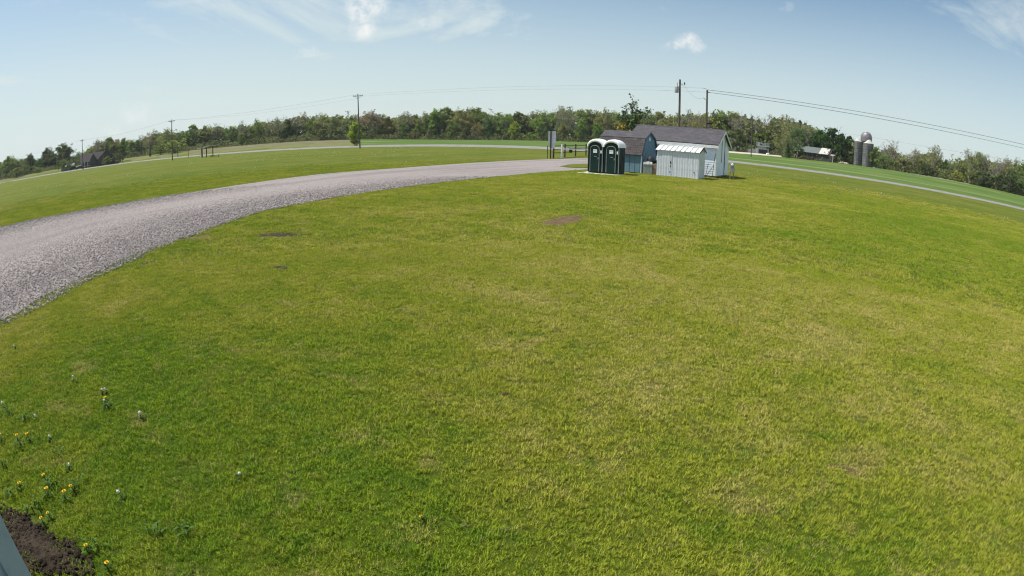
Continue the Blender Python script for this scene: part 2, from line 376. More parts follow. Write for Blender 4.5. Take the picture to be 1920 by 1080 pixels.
# ------------------------------------------------------------------ terrain
AZ = [-180, -75, -60, -53.4, -39.4, -30.5, -22, -14.7, -6, 3.5, 13, 22.2, 27.3, 34.6, 45.2, 53.2, 62, 75, 180]
RR = [150, 280, 280, 271, 232, 182, 156, 139, 122, 107, 99, 95.5, 93.5, 92.5, 95, 98, 104, 110, 150]          # near edge of the road
RTr = [260, 320, 312, 304, 284, 254, 248, 250, 250, 250, 242, 226, 200, 195, 186, 186, 186, 190, 260]         # foot of the trees
ZF = [.5, 1.5, 1.5, 1.55, 1.9, 2.0, 2.0, 1.45, .4, .5, .6, .9, 1.05, 1.6, 2.0, 1.85, 1.8, 1.6, .5]
def az_of(x, y): return math.degrees(math.atan2(x, y))
def at_az(tab, a): return float(np.interp(a, AZ, tab))
def terrain(x, y):
    a, r = az_of(x, y), math.hypot(x, y)
    r0, r1 = at_az(RR, a) + 9, at_az(RTr, a)
    t = min(max((r - r0) / (r1 - r0), 0), 1); t = t * t * (3 - 2 * t)
    return at_az(ZF, a) * t
def pol(a, r, dz=0.0):
    x, y = r * math.sin(R(a)), r * math.cos(R(a)); return (x, y, terrain(x, y) + dz)
radii = [0, 1, 2, 4, 7, 11, 16, 23, 32, 44, 60, 76, 90, 100, 108, 116, 126, 138, 150, 162, 175, 190, 205, 220, 235, 250, 265, 285, 310, 350, 420, 600, 1000, 2000, 5000]
azs = [i * 3 - 180 for i in range(120)]
vs = [(0, 0, 0)]; fs = []
for r in radii[1:]:
    for a in azs: vs.append(pol(a, r))
n = len(azs)
for k in range(n): fs.append((0, 1 + k, 1 + (k + 1) % n))
for i in range(len(radii) - 2):
    for k in range(n):
        fs.append((1 + i * n + k, 1 + (i + 1) * n + k, 1 + (i + 1) * n + (k + 1) % n, 1 + i * n + (k + 1) % n))
tag(MB().add(vs, fs).build('ground', 'lawn', smooth_=True), 'mown green and yellow lawn spreading over the whole foreground', 'lawn', kind='structure')

def strip(name, a0, a1, rn, rf, mat, dz, steps=60, across=4, lift=0.0):
    """a band of ground between two distances rn(az) and rf(az); its far side may be lifted"""
    vs, fs = [], []
    for i in range(steps + 1):
        a = a0 + (a1 - a0) * i / steps
        for j in range(across + 1):
            t = j / across; r = rn(a) * (1 - t) + rf(a) * t
            vs.append(pol(a, r, dz + (lift(a) if callable(lift) else lift) * t))
    w = across + 1
    for i in range(steps):
        for j in range(across): fs.append((i * w + j, i * w + j + 1, (i + 1) * w + j + 1, (i + 1) * w + j))
    return MB().add(vs, fs).build(name, mat, smooth_=True)
rr = lambda a: at_az(RR, a)
rt = lambda a: at_az(RTr, a)
def wob(a, k, s=1.0): return s * (math.sin(a * 1.7 + k) + .6 * math.sin(a * 4.1 + 2 * k) + .4 * math.sin(a * 9.7 + k))
tag(strip('field', -15.5, 75, lambda a: rr(a) + 10, lambda a: rt(a) + 6, 'crop', .02, 90, 16), 'bright green crop field between the road and the woods', 'field', kind='structure')
tag(strip('rough_field', -75, -15.5, lambda a: rr(a) + 10, lambda a: rt(a) + 4, 'verge', .02, 60, 14), 'rough pale grass beyond the road on the left', 'field', kind='structure')
tag(strip('ploughed_strip', -33, -16.5, lambda a: rt(a) - 30 - (a + 33) * .6 + wob(a, 1), lambda a: rt(a) - 5 + wob(a, 2), 'plough', .05, 40, 8), 'brown ploughed soil strip in front of the left woods', 'soil', kind='structure')
road = tag(strip('road', -75, 75, lambda a: rr(a), lambda a: rr(a) + (7.5 if a < 14 else 5.6), 'asphalt', .05, 120, 3, lift=lambda a: float(np.interp(a, [5, 25], [.30, .13]))), 'narrow grey country road crossing behind the lawn', 'road', kind='structure')
tag(strip('road_verge', -75, 75, lambda a: rr(a) + (7.5 if a < 14 else 5.6), lambda a: rr(a) + 13 + wob(a, 3, .6), 'verge', .045, 120, 3, lift=0.0), 'rough grass bank along the far side of the road', 'verge', kind='structure')
tag(strip('road_shoulder', -75, 75, lambda a: rr(a) - 2.2 + wob(a, 1, .3), lambda a: rr(a) + .1, 'verge', .012, 120, 1, lift=.034), 'dry grass shoulder along the near side of the road', 'verge', kind='structure')
tag(strip('farm_lane', 20, 27.0, lambda a: 186 + (a - 20) * 1.2, lambda a: 194 + (a - 20) * 1.2 , 'lane', .06, 14, 2, lift=.4), 'pale gravel lane leading to the farm beyond the road', 'lane', kind='structure')
tag(strip('field_track', 36.5, 47, lambda a: rt(a) - 9 - (a - 36.5) * .1 + wob(a, 1, .3), lambda a: rt(a) - 6.5 + wob(a, 2, .3), 'lane', .06, 20, 2), 'pale dry track along the foot of the right trees', 'track', kind='structure')

# ------------------------------------------------------------------ gravel drive
near_px = [(0, 614), (40, 596), (78, 578), (115, 557), (153, 536), (195, 516), (239, 497), (283, 474), (315, 461), (347, 450), (400, 429), (450, 411), (494, 397), (560, 384), (625, 372), (680, 363), (737, 355), (850, 340.5), (962, 329.5), (1037, 322.5), (1094, 319)]
far_px = [(0, 426), (64, 412), (128, 400), (230, 381), (320, 366), (400, 353), (490, 339.5), (587, 327), (737, 315.3), (850, 307), (962, 300.6), (1037, 297.8), (1075, 296.3)]
near_w = [gnd(*p) for p in near_px]; far_w = [gnd(*p) for p in far_px]
near_w = [Vector((-7.5, -9, 0)), Vector((-8.2, -1.5, 0)), Vector((-8.7, 3.2, 0))] + near_w + [Vector((9.5, 49.5, 0)), Vector((20, 62, 0)), Vector((29, 78, 0)), Vector((38, 90, 0))]
far_w = [Vector((-30, -9, 0)), Vector((-28.5, 4, 0)), Vector((-27, 12, 0))] + far_w + [Vector((13, 75.0, 0)), Vector((20, 86, 0)), Vector((27, 94.5, 0))]
def resample(pts, n):
    d = [0]
    for a, b in zip(pts, pts[1:]): d.append(d[-1] + (b - a).length)
    xs = np.linspace(0, d[-1], n)
    return [Vector((float(np.interp(x, d, [p.x for p in pts])), float(np.interp(x, d, [p.y for p in pts])), 0)) for x in xs]
NW = resample(near_w, 260); FWD = resample(far_w, 260)
rj = random.Random(3)
def jig(P, amp):
    out = []; o = 0
    for p in P:
        o = o * .6 + rj.uniform(-amp, amp) * .8
        out.append(p + Vector((o * .8, o * .6, 0)))
    return out
NWj, FWj = jig(NW, .14), jig(FWD, .16)
vs, fs = [], []
K = 9
for i in range(260):
    for j in range(K + 1):
        t = j / K; p = NWj[i] * (1 - t) + FWj[i] * t
        crown = .035 * math.sin(math.pi * t) + .012
        vs.append((p.x, p.y, crown if 0 < j < K else -.01))
for i in range(259):
    for j in range(K): fs.append((i * (K + 1) + j, i * (K + 1) + j + 1, (i + 1) * (K + 1) + j + 1, (i + 1) * (K + 1) + j))
gd = MB().add(vs, fs).build('gravel_drive', 'gravel', smooth_=True)
for nm, vals in (('along', [i * .42 for i in range(260) for j in range(K + 1)]), ('across', [j / K for i in range(260) for j in range(K + 1)])):
    at_ = gd.data.attributes.new(nm, 'FLOAT', 'POINT'); at_.data.foreach_set('value', vals)
tag(gd, 'wide pinkish grey gravel drive curving up to the sheds', 'driveway', kind='structure')
# tongue of grass left between the two arms of the drive, by the toilets
tp = [gnd(*p) for p in [(1050, 313), (1064, 309.6), (1084, 308.3), (1104, 308), (1130, 311), (1104, 315.5), (1080, 315.5), (1062, 314.6)]]
tag(MB().add([(p.x, p.y, .052) for p in tp] + [(p.x, p.y, -.02) for p in tp], [tuple(range(8))] + [(i, i + 8, (i + 1) % 8 + 8, (i + 1) % 8) for i in range(8)]).build('grass_island', 'lawn'), 'small tongue of grass in the gravel beside the toilets', 'grass', kind='structure')

DRIVE = np.array([(p.x, p.y) for p in NW] + [(p.x, p.y) for p in reversed(FWD)])
def in_poly(P, poly):
    x, y = P[:, 0], P[:, 1]; res = np.zeros(len(P), bool); j = len(poly) - 1
    for i in range(len(poly)):
        xi, yi = poly[i]; xj, yj = poly[j]
        c = ((yi > y) != (yj > y)) & (x < (xj - xi) * (y - yi) / (yj - yi + 1e-12) + xi)
        res ^= c; j = i
    return res

# ------------------------------------------------------------------ bare soil patches
BARE = []
def soil_patch(px, mat, label, jitter=.05, z=.014, name='bare_soil_patch'):
    P = [gnd(*p) for p in px]
    pts = []
    for a, b in zip(P, P[1:] + P[:1]):
        m = max(2, int((b - a).length / .10))
        for k in range(m):
            q = a.lerp(b, k / m); pts.append(Vector((q.x + random.uniform(-jitter, jitter), q.y + random.uniform(-jitter, jitter), 0)))
    BARE.append(np.array([(p.x, p.y) for p in pts]))
    c = sum(pts, Vector()) / len(pts); n = len(pts)
    vs = [(c.x, c.y, z + .01)] + [((p.x + c.x) / 2, (p.y + c.y) / 2, z + random.uniform(0, .012)) for p in pts] + [(p.x, p.y, -.005) for p in pts]
    fs = [(0, 1 + k, 1 + (k + 1) % n) for k in range(n)] + [(1 + k, 1 + n + k, 1 + n + (k + 1) % n, 1 + (k + 1) % n) for k in range(n)]
    return tag(MB().add(vs, fs).build(name, mat), label, 'soil', kind='structure')
soil_patch([(1004, 416), (1060, 404), (1110, 400), (1098, 413), (1060, 423), (1018, 427)], 'drysoil', 'narrow rectangle of dry stony soil in the middle lawn', .04)
soil_patch([(508, 500), (530, 498), (545, 504), (528, 508)], 'soil', 'small dark bare spot in the lawn right of the drive', .05)
soil_patch([(1545, 868), (1592, 878), (1628, 889), (1600, 888), (1560, 879)], 'drysoil', 'short pale bare scrape in the right foreground lawn', .02)
soil_patch([(470, 440), (520, 436), (610, 440), (560, 444), (500, 445)], 'soil', 'thin bare streak in the lawn beside the drive bend', .08)
soil_patch([(930, 738), (958, 736), (962, 742), (936, 744)], 'drysoil', 'tiny bare spot in the middle foreground lawn', .02)
soil_patch([(256, 494), (290, 487), (300, 493), (268, 499)], 'soil', 'bare soil fringe along the gravel edge on the left', .05)
soil_patch([(345, 447), (395, 440), (400, 446), (360, 451)], 'drysoil', 'thin soil patch at the bend of the gravel edge', .05)
soil_patch([(0, 935), (14, 947), (40, 962), (70, 980), (98, 1000), (140, 1022), (165, 1048), (190, 1079), (150, 1079), (70, 1079), (20, 1079), (0, 1079)], 'soil', 'dark crumbly soil bed at the corner of the building', .03)

rs = random.Random(12); m = MB(); bed = BARE[-1]; lo, hi = bed.min(0), bed.max(0)
while len(m.f) < 620 * 11:
    q = (rs.uniform(lo[0], hi[0]), rs.uniform(lo[1], hi[1]))
    if not in_poly(np.array([q]), bed)[0]: continue
    z = rs.uniform(.006, .02) if rs.random() < .93 else rs.uniform(.02, .032)
    m.lathe([(z * 1.1, -.3 * z), (z * rs.uniform(.9, 1.3), .35 * z), (z * .45, z * rs.uniform(.7, 1.0))], 5, (q[0], q[1], .016))
tag(m.build('soil_clods', 'soil'), 'crumbs and clods on the dark soil bed', 'soil', kind='stuff')

# ------------------------------------------------------------------ lawn grass (blades instanced on the turf)
hid = bpy.data.collections.new('grass_tufts')
def grass_tuft(i, nb=230, rad=.23):
    r = np.random.default_rng(100 + i)
    nc = 46; ca = r.uniform(0, 2 * np.pi, nc); cq = rad * np.sqrt(r.uniform(0, 1, nc)); cl = r.integers(0, nc, nb)
    ox, oy = r.normal(0, .012, nb), r.normal(0, .012, nb)
    x, y = (cq * np.cos(ca))[cl] + ox, (cq * np.sin(ca))[cl] + oy
    ch = r.uniform(.75, 1.3, nc); ct = r.uniform(0, 1, nc); cd = r.uniform(0, 1, nc) < .09
    h = r.uniform(.022, .044, nb) * ch[cl]; w = r.uniform(.0022, .0042, nb)
    la = np.arctan2(oy, ox) + r.normal(0, 1.0, nb); ya = la + np.pi / 2 + r.normal(0, .5, nb); ln = r.uniform(.2, 1.1, nb) * h
    dx, dy = np.cos(ya) * w, np.sin(ya) * w; lx, ly = np.cos(la) * ln, np.sin(la) * ln
    V = np.zeros((nb, 5, 3))
    V[:, 0] = np.c_[x - dx, y - dy, np.full(nb, -.004)]; V[:, 1] = np.c_[x + dx, y + dy, np.full(nb, -.004)]
    V[:, 2] = np.c_[x - dx * .8 + lx * .35, y - dy * .8 + ly * .35, h * .6]; V[:, 3] = np.c_[x + dx * .8 + lx * .35, y + dy * .8 + ly * .35, h * .6]
    V[:, 4] = np.c_[x + lx, y + ly, h]
    me = bpy.data.meshes.new('grass_tuft'); b = np.arange(nb)[:, None] * 5
    fs = [tuple(f) for f in (b + np.array([[0, 1, 3, 2]]))] + [tuple(f) for f in (b + np.array([[2, 3, 4]]))]
    me.from_pydata([tuple(v) for v in V.reshape(-1, 3)], [], fs); me.update()
    at = me.attributes.new('rnd', 'FLOAT', 'POINT'); at.data.foreach_set('value', np.repeat(np.clip(.62 * ct[cl] + .38 * r.uniform(0, 1, nb), 0, 1), 5))
    at = me.attributes.new('dry', 'FLOAT', 'POINT'); at.data.foreach_set('value', np.repeat(((r.uniform(0, 1, nb) < .05) | (cd[cl] & (r.uniform(0, 1, nb) < .6))) * r.uniform(.3, .9, nb), 5))
    me.materials.append(M['blade']); o = bpy.data.objects.new('grass_tuft', me); hid.objects.link(o)
for i in range(8): grass_tuft(i)

def scatter_object(name, P, rot, scl, idx, coll, mat):
    me = bpy.data.meshes.new(name); me.from_pydata([tuple(p) for p in P], [], []); me.update()
    a = me.attributes.new('rot', 'FLOAT_VECTOR', 'POINT'); a.data.foreach_set('vector', rot.astype(np.float32).ravel())
    a = me.attributes.new('scl', 'FLOAT_VECTOR', 'POINT'); a.data.foreach_set('vector', scl.astype(np.float32).ravel())
    a = me.attributes.new('idx', 'INT', 'POINT'); a.data.foreach_set('value', idx.astype(np.int32))
    me.materials.append(mat)
    o = bpy.data.objects.new(name, me); COL.objects.link(o)
    g = bpy.data.node_groups.new(name, 'GeometryNodeTree')
    g.interface.new_socket('Geometry', in_out='INPUT', socket_type='NodeSocketGeometry'); g.interface.new_socket('Geometry', in_out='OUTPUT', socket_type='NodeSocketGeometry')
    gi, go = g.nodes.new('NodeGroupInput'), g.nodes.new('NodeGroupOutput')
    ci = g.nodes.new('GeometryNodeCollectionInfo'); ci.inputs['Collection'].default_value = coll; ci.inputs['Separate Children'].default_value = True; ci.inputs['Reset Children'].default_value = True
    ip = g.nodes.new('GeometryNodeInstanceOnPoints'); ip.inputs['Pick Instance'].default_value = True
    def attr(nm, ty):
        q = g.nodes.new('GeometryNodeInputNamedAttribute'); q.data_type = ty; q.inputs['Name'].default_value = nm; return q.outputs['Attribute']
    g.links.new(gi.outputs[0], ip.inputs['Points']); g.links.new(ci.outputs[0], ip.inputs['Instance'])
    g.links.new(attr('idx', 'INT'), ip.inputs['Instance Index']); g.links.new(attr('rot', 'FLOAT_VECTOR'), ip.inputs['Rotation']); g.links.new(attr('scl', 'FLOAT_VECTOR'), ip.inputs['Scale'])
    g.links.new(ip.outputs[0], go.inputs[0])
    md = o.modifiers.new(name, 'NODES'); md.node_group = g
    return o
def jgrid(rmax, step, amax=66):
    k = int(rmax / step) + 1
    gx, gy = np.meshgrid(np.arange(-k, k + 1) * step, np.arange(0, k + 1) * step)
    P = np.c_[gx.ravel(), gy.ravel()] + rng.uniform(-.55, .55, (gx.size, 2)) * step
    r = np.hypot(P[:, 0], P[:, 1]); a = np.degrees(np.arctan2(P[:, 0], P[:, 1]))
    return P[(r < rmax) & (np.abs(a) < amax) & (r > .8)]
P1 = jgrid(13, .145, 72); P2 = jgrid(58, .31, 62)
r2 = np.hypot(P2[:, 0], P2[:, 1]); P2 = P2[(r2 > 12.6) & (rng.uniform(0, 1, len(P2)) < np.clip((58 - r2) / 24, 0, 1))]
GP = np.r_[P1, P2]; GS = np.r_[np.ones(len(P1)), np.full(len(P2), 1.2)]; GS[:len(P1)] = .74
jit = rng.normal(0, .10, GP.shape)
keep = ~in_poly(GP + jit, DRIVE) & ~in_poly(GP, DRIVE * 1.0)
for b in BARE: keep &= ~in_poly(GP + rng.normal(0, .09, GP.shape), b) | (rng.uniform(0, 1, len(GP)) < .10)
SHEDS = [np.array(q) for q in ([(13.1, 38.9), (10.4, 40.8), (11.3, 42.2), (14.0, 40.3)], [(15.4, 41.8), (9.3, 45.8), (11.9, 49.8), (18.1, 45.7)], [(9.5, 41.8), (6.6, 44), (8.4, 46.4), (11.3, 44.2)], [(7.2, 38.5), (5.0, 39.9), (5.7, 41), (7.9, 39.7)])]
for s in SHEDS: keep &= ~in_poly(GP, s)
keep &= ~((GP[:, 0] < -1.7) & (GP[:, 1] < 1.1))
GP, GS = GP[keep], GS[keep]; ng = len(GP)
rot = np.c_[rng.normal(0, .06, ng), rng.normal(0, .06, ng), rng.uniform(0, 6.283, ng)]
s_ = GS * rng.uniform(.85, 1.15, ng); scl = np.c_[s_, s_, s_ * rng.uniform(.75, 1.2, ng)]
tag(scatter_object('lawn_grass', np.c_[GP, np.zeros(ng)], rot, scl, rng.integers(0, 8, ng), hid, M['blade']), 'short mown grass blades covering the lawn', 'grass', kind='stuff')

# loose stones lying on the near part of the drive
stc = bpy.data.collections.new('gravel_stones')
for i in range(5):
    bm = bmesh.new(); bmesh.ops.create_icosphere(bm, subdivisions=1, radius=1)
    rs = random.Random(i)
    for v in bm.verts: v.co = v.co * rs.uniform(.7, 1.2); v.co.z *= .65
    me = bpy.data.meshes.new('gravel_stone'); bm.to_mesh(me); bm.free(); me.materials.append(M['stone'])
    stc.objects.link(bpy.data.objects.new('gravel_stone', me))
ns = 330000
SP = np.c_[rng.uniform(-27, 2, ns), rng.uniform(2, 36, ns)]
sr = np.hypot(SP[:, 0], SP[:, 1]); sa = np.degrees(np.arctan2(SP[:, 0], SP[:, 1]))
k = in_poly(SP + rng.normal(0, .06, SP.shape), DRIVE) & (sr < 34) & (sa > -66) & (rng.uniform(0, 1, ns) < np.clip((36 - sr) / 14, .15, 1))
SP = SP[k]; nsx = len(SP); sz = rng.uniform(.009, .021, nsx) * (1 + np.hypot(SP[:, 0], SP[:, 1]) / 45)
tag(scatter_object('loose_gravel', np.c_[SP, np.full(nsx, .036)], np.c_[rng.uniform(-.5, .5, nsx), rng.uniform(-.5, .5, nsx), rng.uniform(0, 6.28, nsx)], np.c_[sz, sz, sz], rng.integers(0, 5, nsx), stc, M['stone']), 'loose pale stones lying over the gravel drive', 'gravel', kind='stuff')

# ------------------------------------------------------------------ sheds
YAW = -0.58
# --- long pale shed with shingled gable roof
S = empty('garden_shed', (15.5, 41.85, 0), YAW, 'long pale blue-white shed with grey shingle gable roof, largest of the sheds', 'shed')
L, W, He, Hr, fz = 7.35, 4.65, 2.62, 3.78, .16
MB().box(-L, .02, fz, -.02, W, He).build('wall_core', 'siding', S)
MB().prismx([(.02, He), (W - .02, He), (W / 2, Hr - .08)], -L, -.02).build('gable_wall', 'siding', S)
MB().box(-L, .03, .02, -.1, W - .03, fz).build('floor_skid', 'rawwood', S)
nb = 14; bh = (He - fz) / nb
for i in range(nb):
    z = fz + i * bh
    b = MB().prismx([(.02, z), (-.022, z), (-.006, z + bh), (.02, z + bh)], -L, .0).build('siding_board', 'siding', S)
for i in range(nb + 6):
    z = fz + i * bh; zt = z + bh
    half = lambda q: W / 2 if q <= He else max(.02, W / 2 * (Hr - .08 - q) / (Hr - .08 - He))
    h0, h1 = half(z), half(zt)
    if h1 < .1: break
    MB().add([(-.02, W / 2 - h0, z), (.022, W / 2 - h0, z), (.006, W / 2 - h1, zt), (-.02, W / 2 - h1, zt), (-.02, W / 2 + h0, z), (.022, W / 2 + h0, z), (.006, W / 2 + h1, zt), (-.02, W / 2 + h1, zt)],
             [(0, 1, 2, 3), (7, 6, 5, 4), (1, 5, 6, 2), (0, 4, 5, 1), (3, 2, 6, 7), (0, 3, 7, 4)]).build('siding_board', 'siding', S)
sl = math.atan2(Hr - He, W / 2)
def roof_slab(parent, x0, x1, ya, za, yb, zb, th, mat, name='roof_slope'):
    d = Vector((0, yb - ya, zb - za)); ln = d.length; o = MB().box(0, 0, 0, x1 - x0, ln, th).build(name, mat, parent)
    o.location = (x0, ya, za); o.rotation_euler = (math.atan2(zb - za, yb - ya), 0, 0); return o
ov = .22
roof_slab(S, -L - ov, ov, -ov, He - ov * math.tan(sl) + .03, W / 2, Hr, .07, 'shingle')
q = roof_slab(S, -L - ov, ov, W + ov, He - ov * math.tan(sl) + .03, W / 2, Hr, .07, 'shingle'); q.data.flip_normals() if False else None
MB().tube([(-L - ov, W / 2, Hr + .05), (ov, W / 2, Hr + .05)], .07, 6).build('ridge_cap', 'shingle', S)
MB().box(-L - ov, -ov - .03, He - .30, ov, -ov, He - .08).build('fascia', 'whitepaint', S)
for sgn, y0 in ((1, -ov), (-1, W + ov)):
    z0 = He - ov * math.tan(sl)
    MB().add([(ov + .002, y0, z0 - .15), (ov + .002, y0, z0 + .05), (ov + .002, W / 2, Hr + .02), (ov + .002, W / 2, Hr - .18), (ov + .032, y0, z0 - .15), (ov + .032, y0, z0 + .05), (ov + .032, W / 2, Hr + .02), (ov + .032, W / 2, Hr - .18)],
             [(0, 1, 2, 3), (4, 7, 6, 5), (0, 4, 5, 1), (1, 5, 6, 2), (2, 6, 7, 3), (3, 7, 4, 0)]).build('rake_board', 'whitepaint', S)
for y in (0.0, W):
    MB().box(.0, y - .05, fz, .035, y + .05, He - .02).build('corner_board', 'whitepaint', S)
MB().box(-.06, -.035, fz, .034, -.006, He - .3).build('corner_board', 'whitepaint', S)
MB().tube([(.06, W * .40, 3.15), (.06, W * .40, 1.2)], .022, 6).build('conduit', 'iron', S)
MB().box(.03, W * .655, fz + .02, .05, W * .675, 3.05).build('door_gap', 'black', S)
MB().box(.028, W * .69, fz + .02, .055, W * .97, 2.1).build('door', 'siding', S)
MB().box(.05, W * .40 - .06, 3.1, .10, W * .40 + .06, 3.22).build('junction_box', 'iron', S)

# --- blue gambrel barn shed
S = empty('barn_shed', (9.5, 41.85, 0), YAW - .05, 'slate blue barn-style shed with brown-grey gambrel roof behind the toilets', 'shed')
L, W = 3.72, 3.0
gam = [(0, .05), (0, 1.46), (W * .17, 2.60), (W / 2, 3.10), (W * .83, 2.60), (W, 1.46), (W, .05)]
MB().prismx(gam, -L, 0).build('wall', 'bluewood', S)
MB().box(-L + .05, .05, .0, -.05, W - .05, .06).build('floor_skid', 'black', S)
for i in range(9):
    x = -L + .1 + i * (L - .2) / 8; MB().box(x - .012, -.014, .06, x + .012, -.0005, 1.44).build('siding_batten', 'bluetrim', S)
for i in range(1, 8):
    y = i * W / 8; zt = np.interp(y, [g[0] for g in gam[1:6]], [g[1] for g in gam[1:6]])
    MB().box(.0005, y - .01, .06, .012, y + .01, float(zt) - .04).build('siding_batten', 'bluewood', S)
pts = [(-.12, 1.36), (W * .17 - .03, 2.64), (W / 2, 3.16), (W * .83 + .03, 2.64), (W + .12, 1.36)]
for a, b in zip(pts[:2], pts[1:3]): roof_slab(S, -L - .1, .1, a[0], a[1], b[0], b[1], .06, 'shingle2' if a is pts[0] else 'shingle')
for a, b in zip(pts[4:2:-1], pts[3:1:-1]): roof_slab(S, -L - .1, .1, a[0], a[1], b[0], b[1], .06, 'shingle')
for a, b in zip(pts, pts[1:]):
    MB().add([(.102, a[0], a[1] - .10), (.102, a[0], a[1] + .05), (.102, b[0], b[1] + .05), (.102, b[0], b[1] - .10), (.13, a[0], a[1] - .10), (.13, a[0], a[1] + .05), (.13, b[0], b[1] + .05), (.13, b[0], b[1] - .10)],
             [(0, 1, 2, 3), (4, 7, 6, 5), (0, 4, 5, 1), (1, 5, 6, 2), (2, 6, 7, 3), (3, 7, 4, 0)]).build('rake_board', 'bluetrim', S)
MB().box(.013, W / 2 - .13, 2.5, .035, W / 2 + .10, 2.76).build('gable_vent', 'whitepaint', S)
MB().box(-.03, -.03, .05, .02, .05, 1.36).build('corner_board', 'siding', S)

# --- low white steel shed
S = empty('metal_shed', (13.12, 38.95, 0), YAW - .02, 'low white ribbed steel shed with pale roof, nearest of the sheds', 'shed')
L, W, He, Hr = 3.26, 1.64, 1.95, 2.28
def panel(parent, n0, w, h, mat, ribs=2, name='wall_panel'):
    pr = [(0, 0)]
    for k in range(ribs):
        c = w * (k + .5) / ribs; pr += [(c - .045, 0), (c - .03, -.009), (c + .03, -.009), (c + .045, 0)]
    pr += [(w, 0)]
    m = MB(); vs = [(x, y, 0) for x, y in pr] + [(x, y, h) for x, y in pr]; k = len(pr)
    m.add(vs, [(i, i + 1, i + 1 + k, i + k) for i in range(k - 1)])
    return m.build(name, mat, parent)
MB().box(-L + .01, .02, .03, -.01, W, He - .02).build('wall_core', 'galv', S)
npan = 8; pw = L / npan
for i in range(npan):
    o = panel(S, 0, pw - .012, He - .06, 'galv'); o.location = (-L + i * pw + .006, -.002 - (.02 if i in (1, 2) else 0), .04)
for i in range(4):
    o = panel(S, 0, W / 4 - .01, He - .06, 'galv'); o.location = (.002, i * W / 4 + .005, .04); o.rotation_euler = (0, 0, math.pi / 2)
MB().prismx([(.02, He - .02), (W, He - .02), (W / 2, Hr - .03)], -L + .01, -.012).build('gable_wall', 'galv', S)
nr = 9; rw = (L + .2) / nr
sl = math.atan2(Hr - He, W / 2); sln = math.hypot(Hr - He + .06, W / 2 + .12)
for i in range(nr):
    for side in (0, 1):
        m = MB().add([(0, 0, 0), (rw - .05, 0, 0), (rw - .04, 0, .075), (rw - .004, 0, .075), (0, sln, 0), (rw - .05, sln, 0), (rw - .04, sln, .075), (rw - .004, sln, .075), (rw - .002, 0, 0), (rw - .002, sln, 0)], [(0, 1, 5, 4), (1, 2, 6, 5), (2, 3, 7, 6), (3, 8, 9, 7)])
        o = m.build('roof_panel', 'galvroof', S); x = -L - .1 + i * rw
        if side == 0: o.location = (x, -.12, He - .05); o.rotation_euler = (sl, 0, 0)
        else: o.location = (x + rw, W + .12, He - .05); o.rotation_euler = (sl, 0, math.pi)
MB().box(-L - .1, W / 2 - .06, Hr + .0, .1, W / 2 + .06, Hr + .05).build('ridge_cap', 'galvroof', S)
MB().add([(.115, -.13, He - .12), (.115, -.13, He - .02), (.115, W / 2, Hr + .05), (.115, W / 2, Hr - .06), (.115, W + .13, He - .12), (.115, W + .13, He - .02)], [(0, 1, 2, 3), (3, 2, 5, 4)]).build('gable_trim', 'black', S)
for z, s in ((1.02, .10), (.76, .07), (.33, .06)):
    MB().lathe([(s, 0), (s * .8, .012), (.0, .014)], 7).build('dark_hole', 'black', S)
    o = COL.objects[-1] if False else bpy.data.objects[-1] if False else None
for o in [c for c in S.children if c.name.startswith('dark_hole')]:
    i = len([c for c in S.children if c.name.startswith('dark_hole') and c.get('_d')]); o['_d'] = 1
    o.location = (-L + .40 * L - [0.20, .21, .235][i], -.036, [1.03, .77, .34][i]); o.rotation_euler = (math.pi / 2, 0, 0); o.scale = (.55, 1.25, 1)
for o in S.children:
    if '_d' in o: del o['_d']
MB().box(-L + .335 * L - .008, -.034, .05, -L + .335 * L + .008, -.004, He - .15).build('door_seam', 'pgrey', S)
MB().box(-.36, -.05, .42, -.30, -.025, .50).build('latch', 'iron', S)
MB().box(-L - .03, -.06, .0, .03, W + .03, .04).build('base_rail', 'pgrey', S)

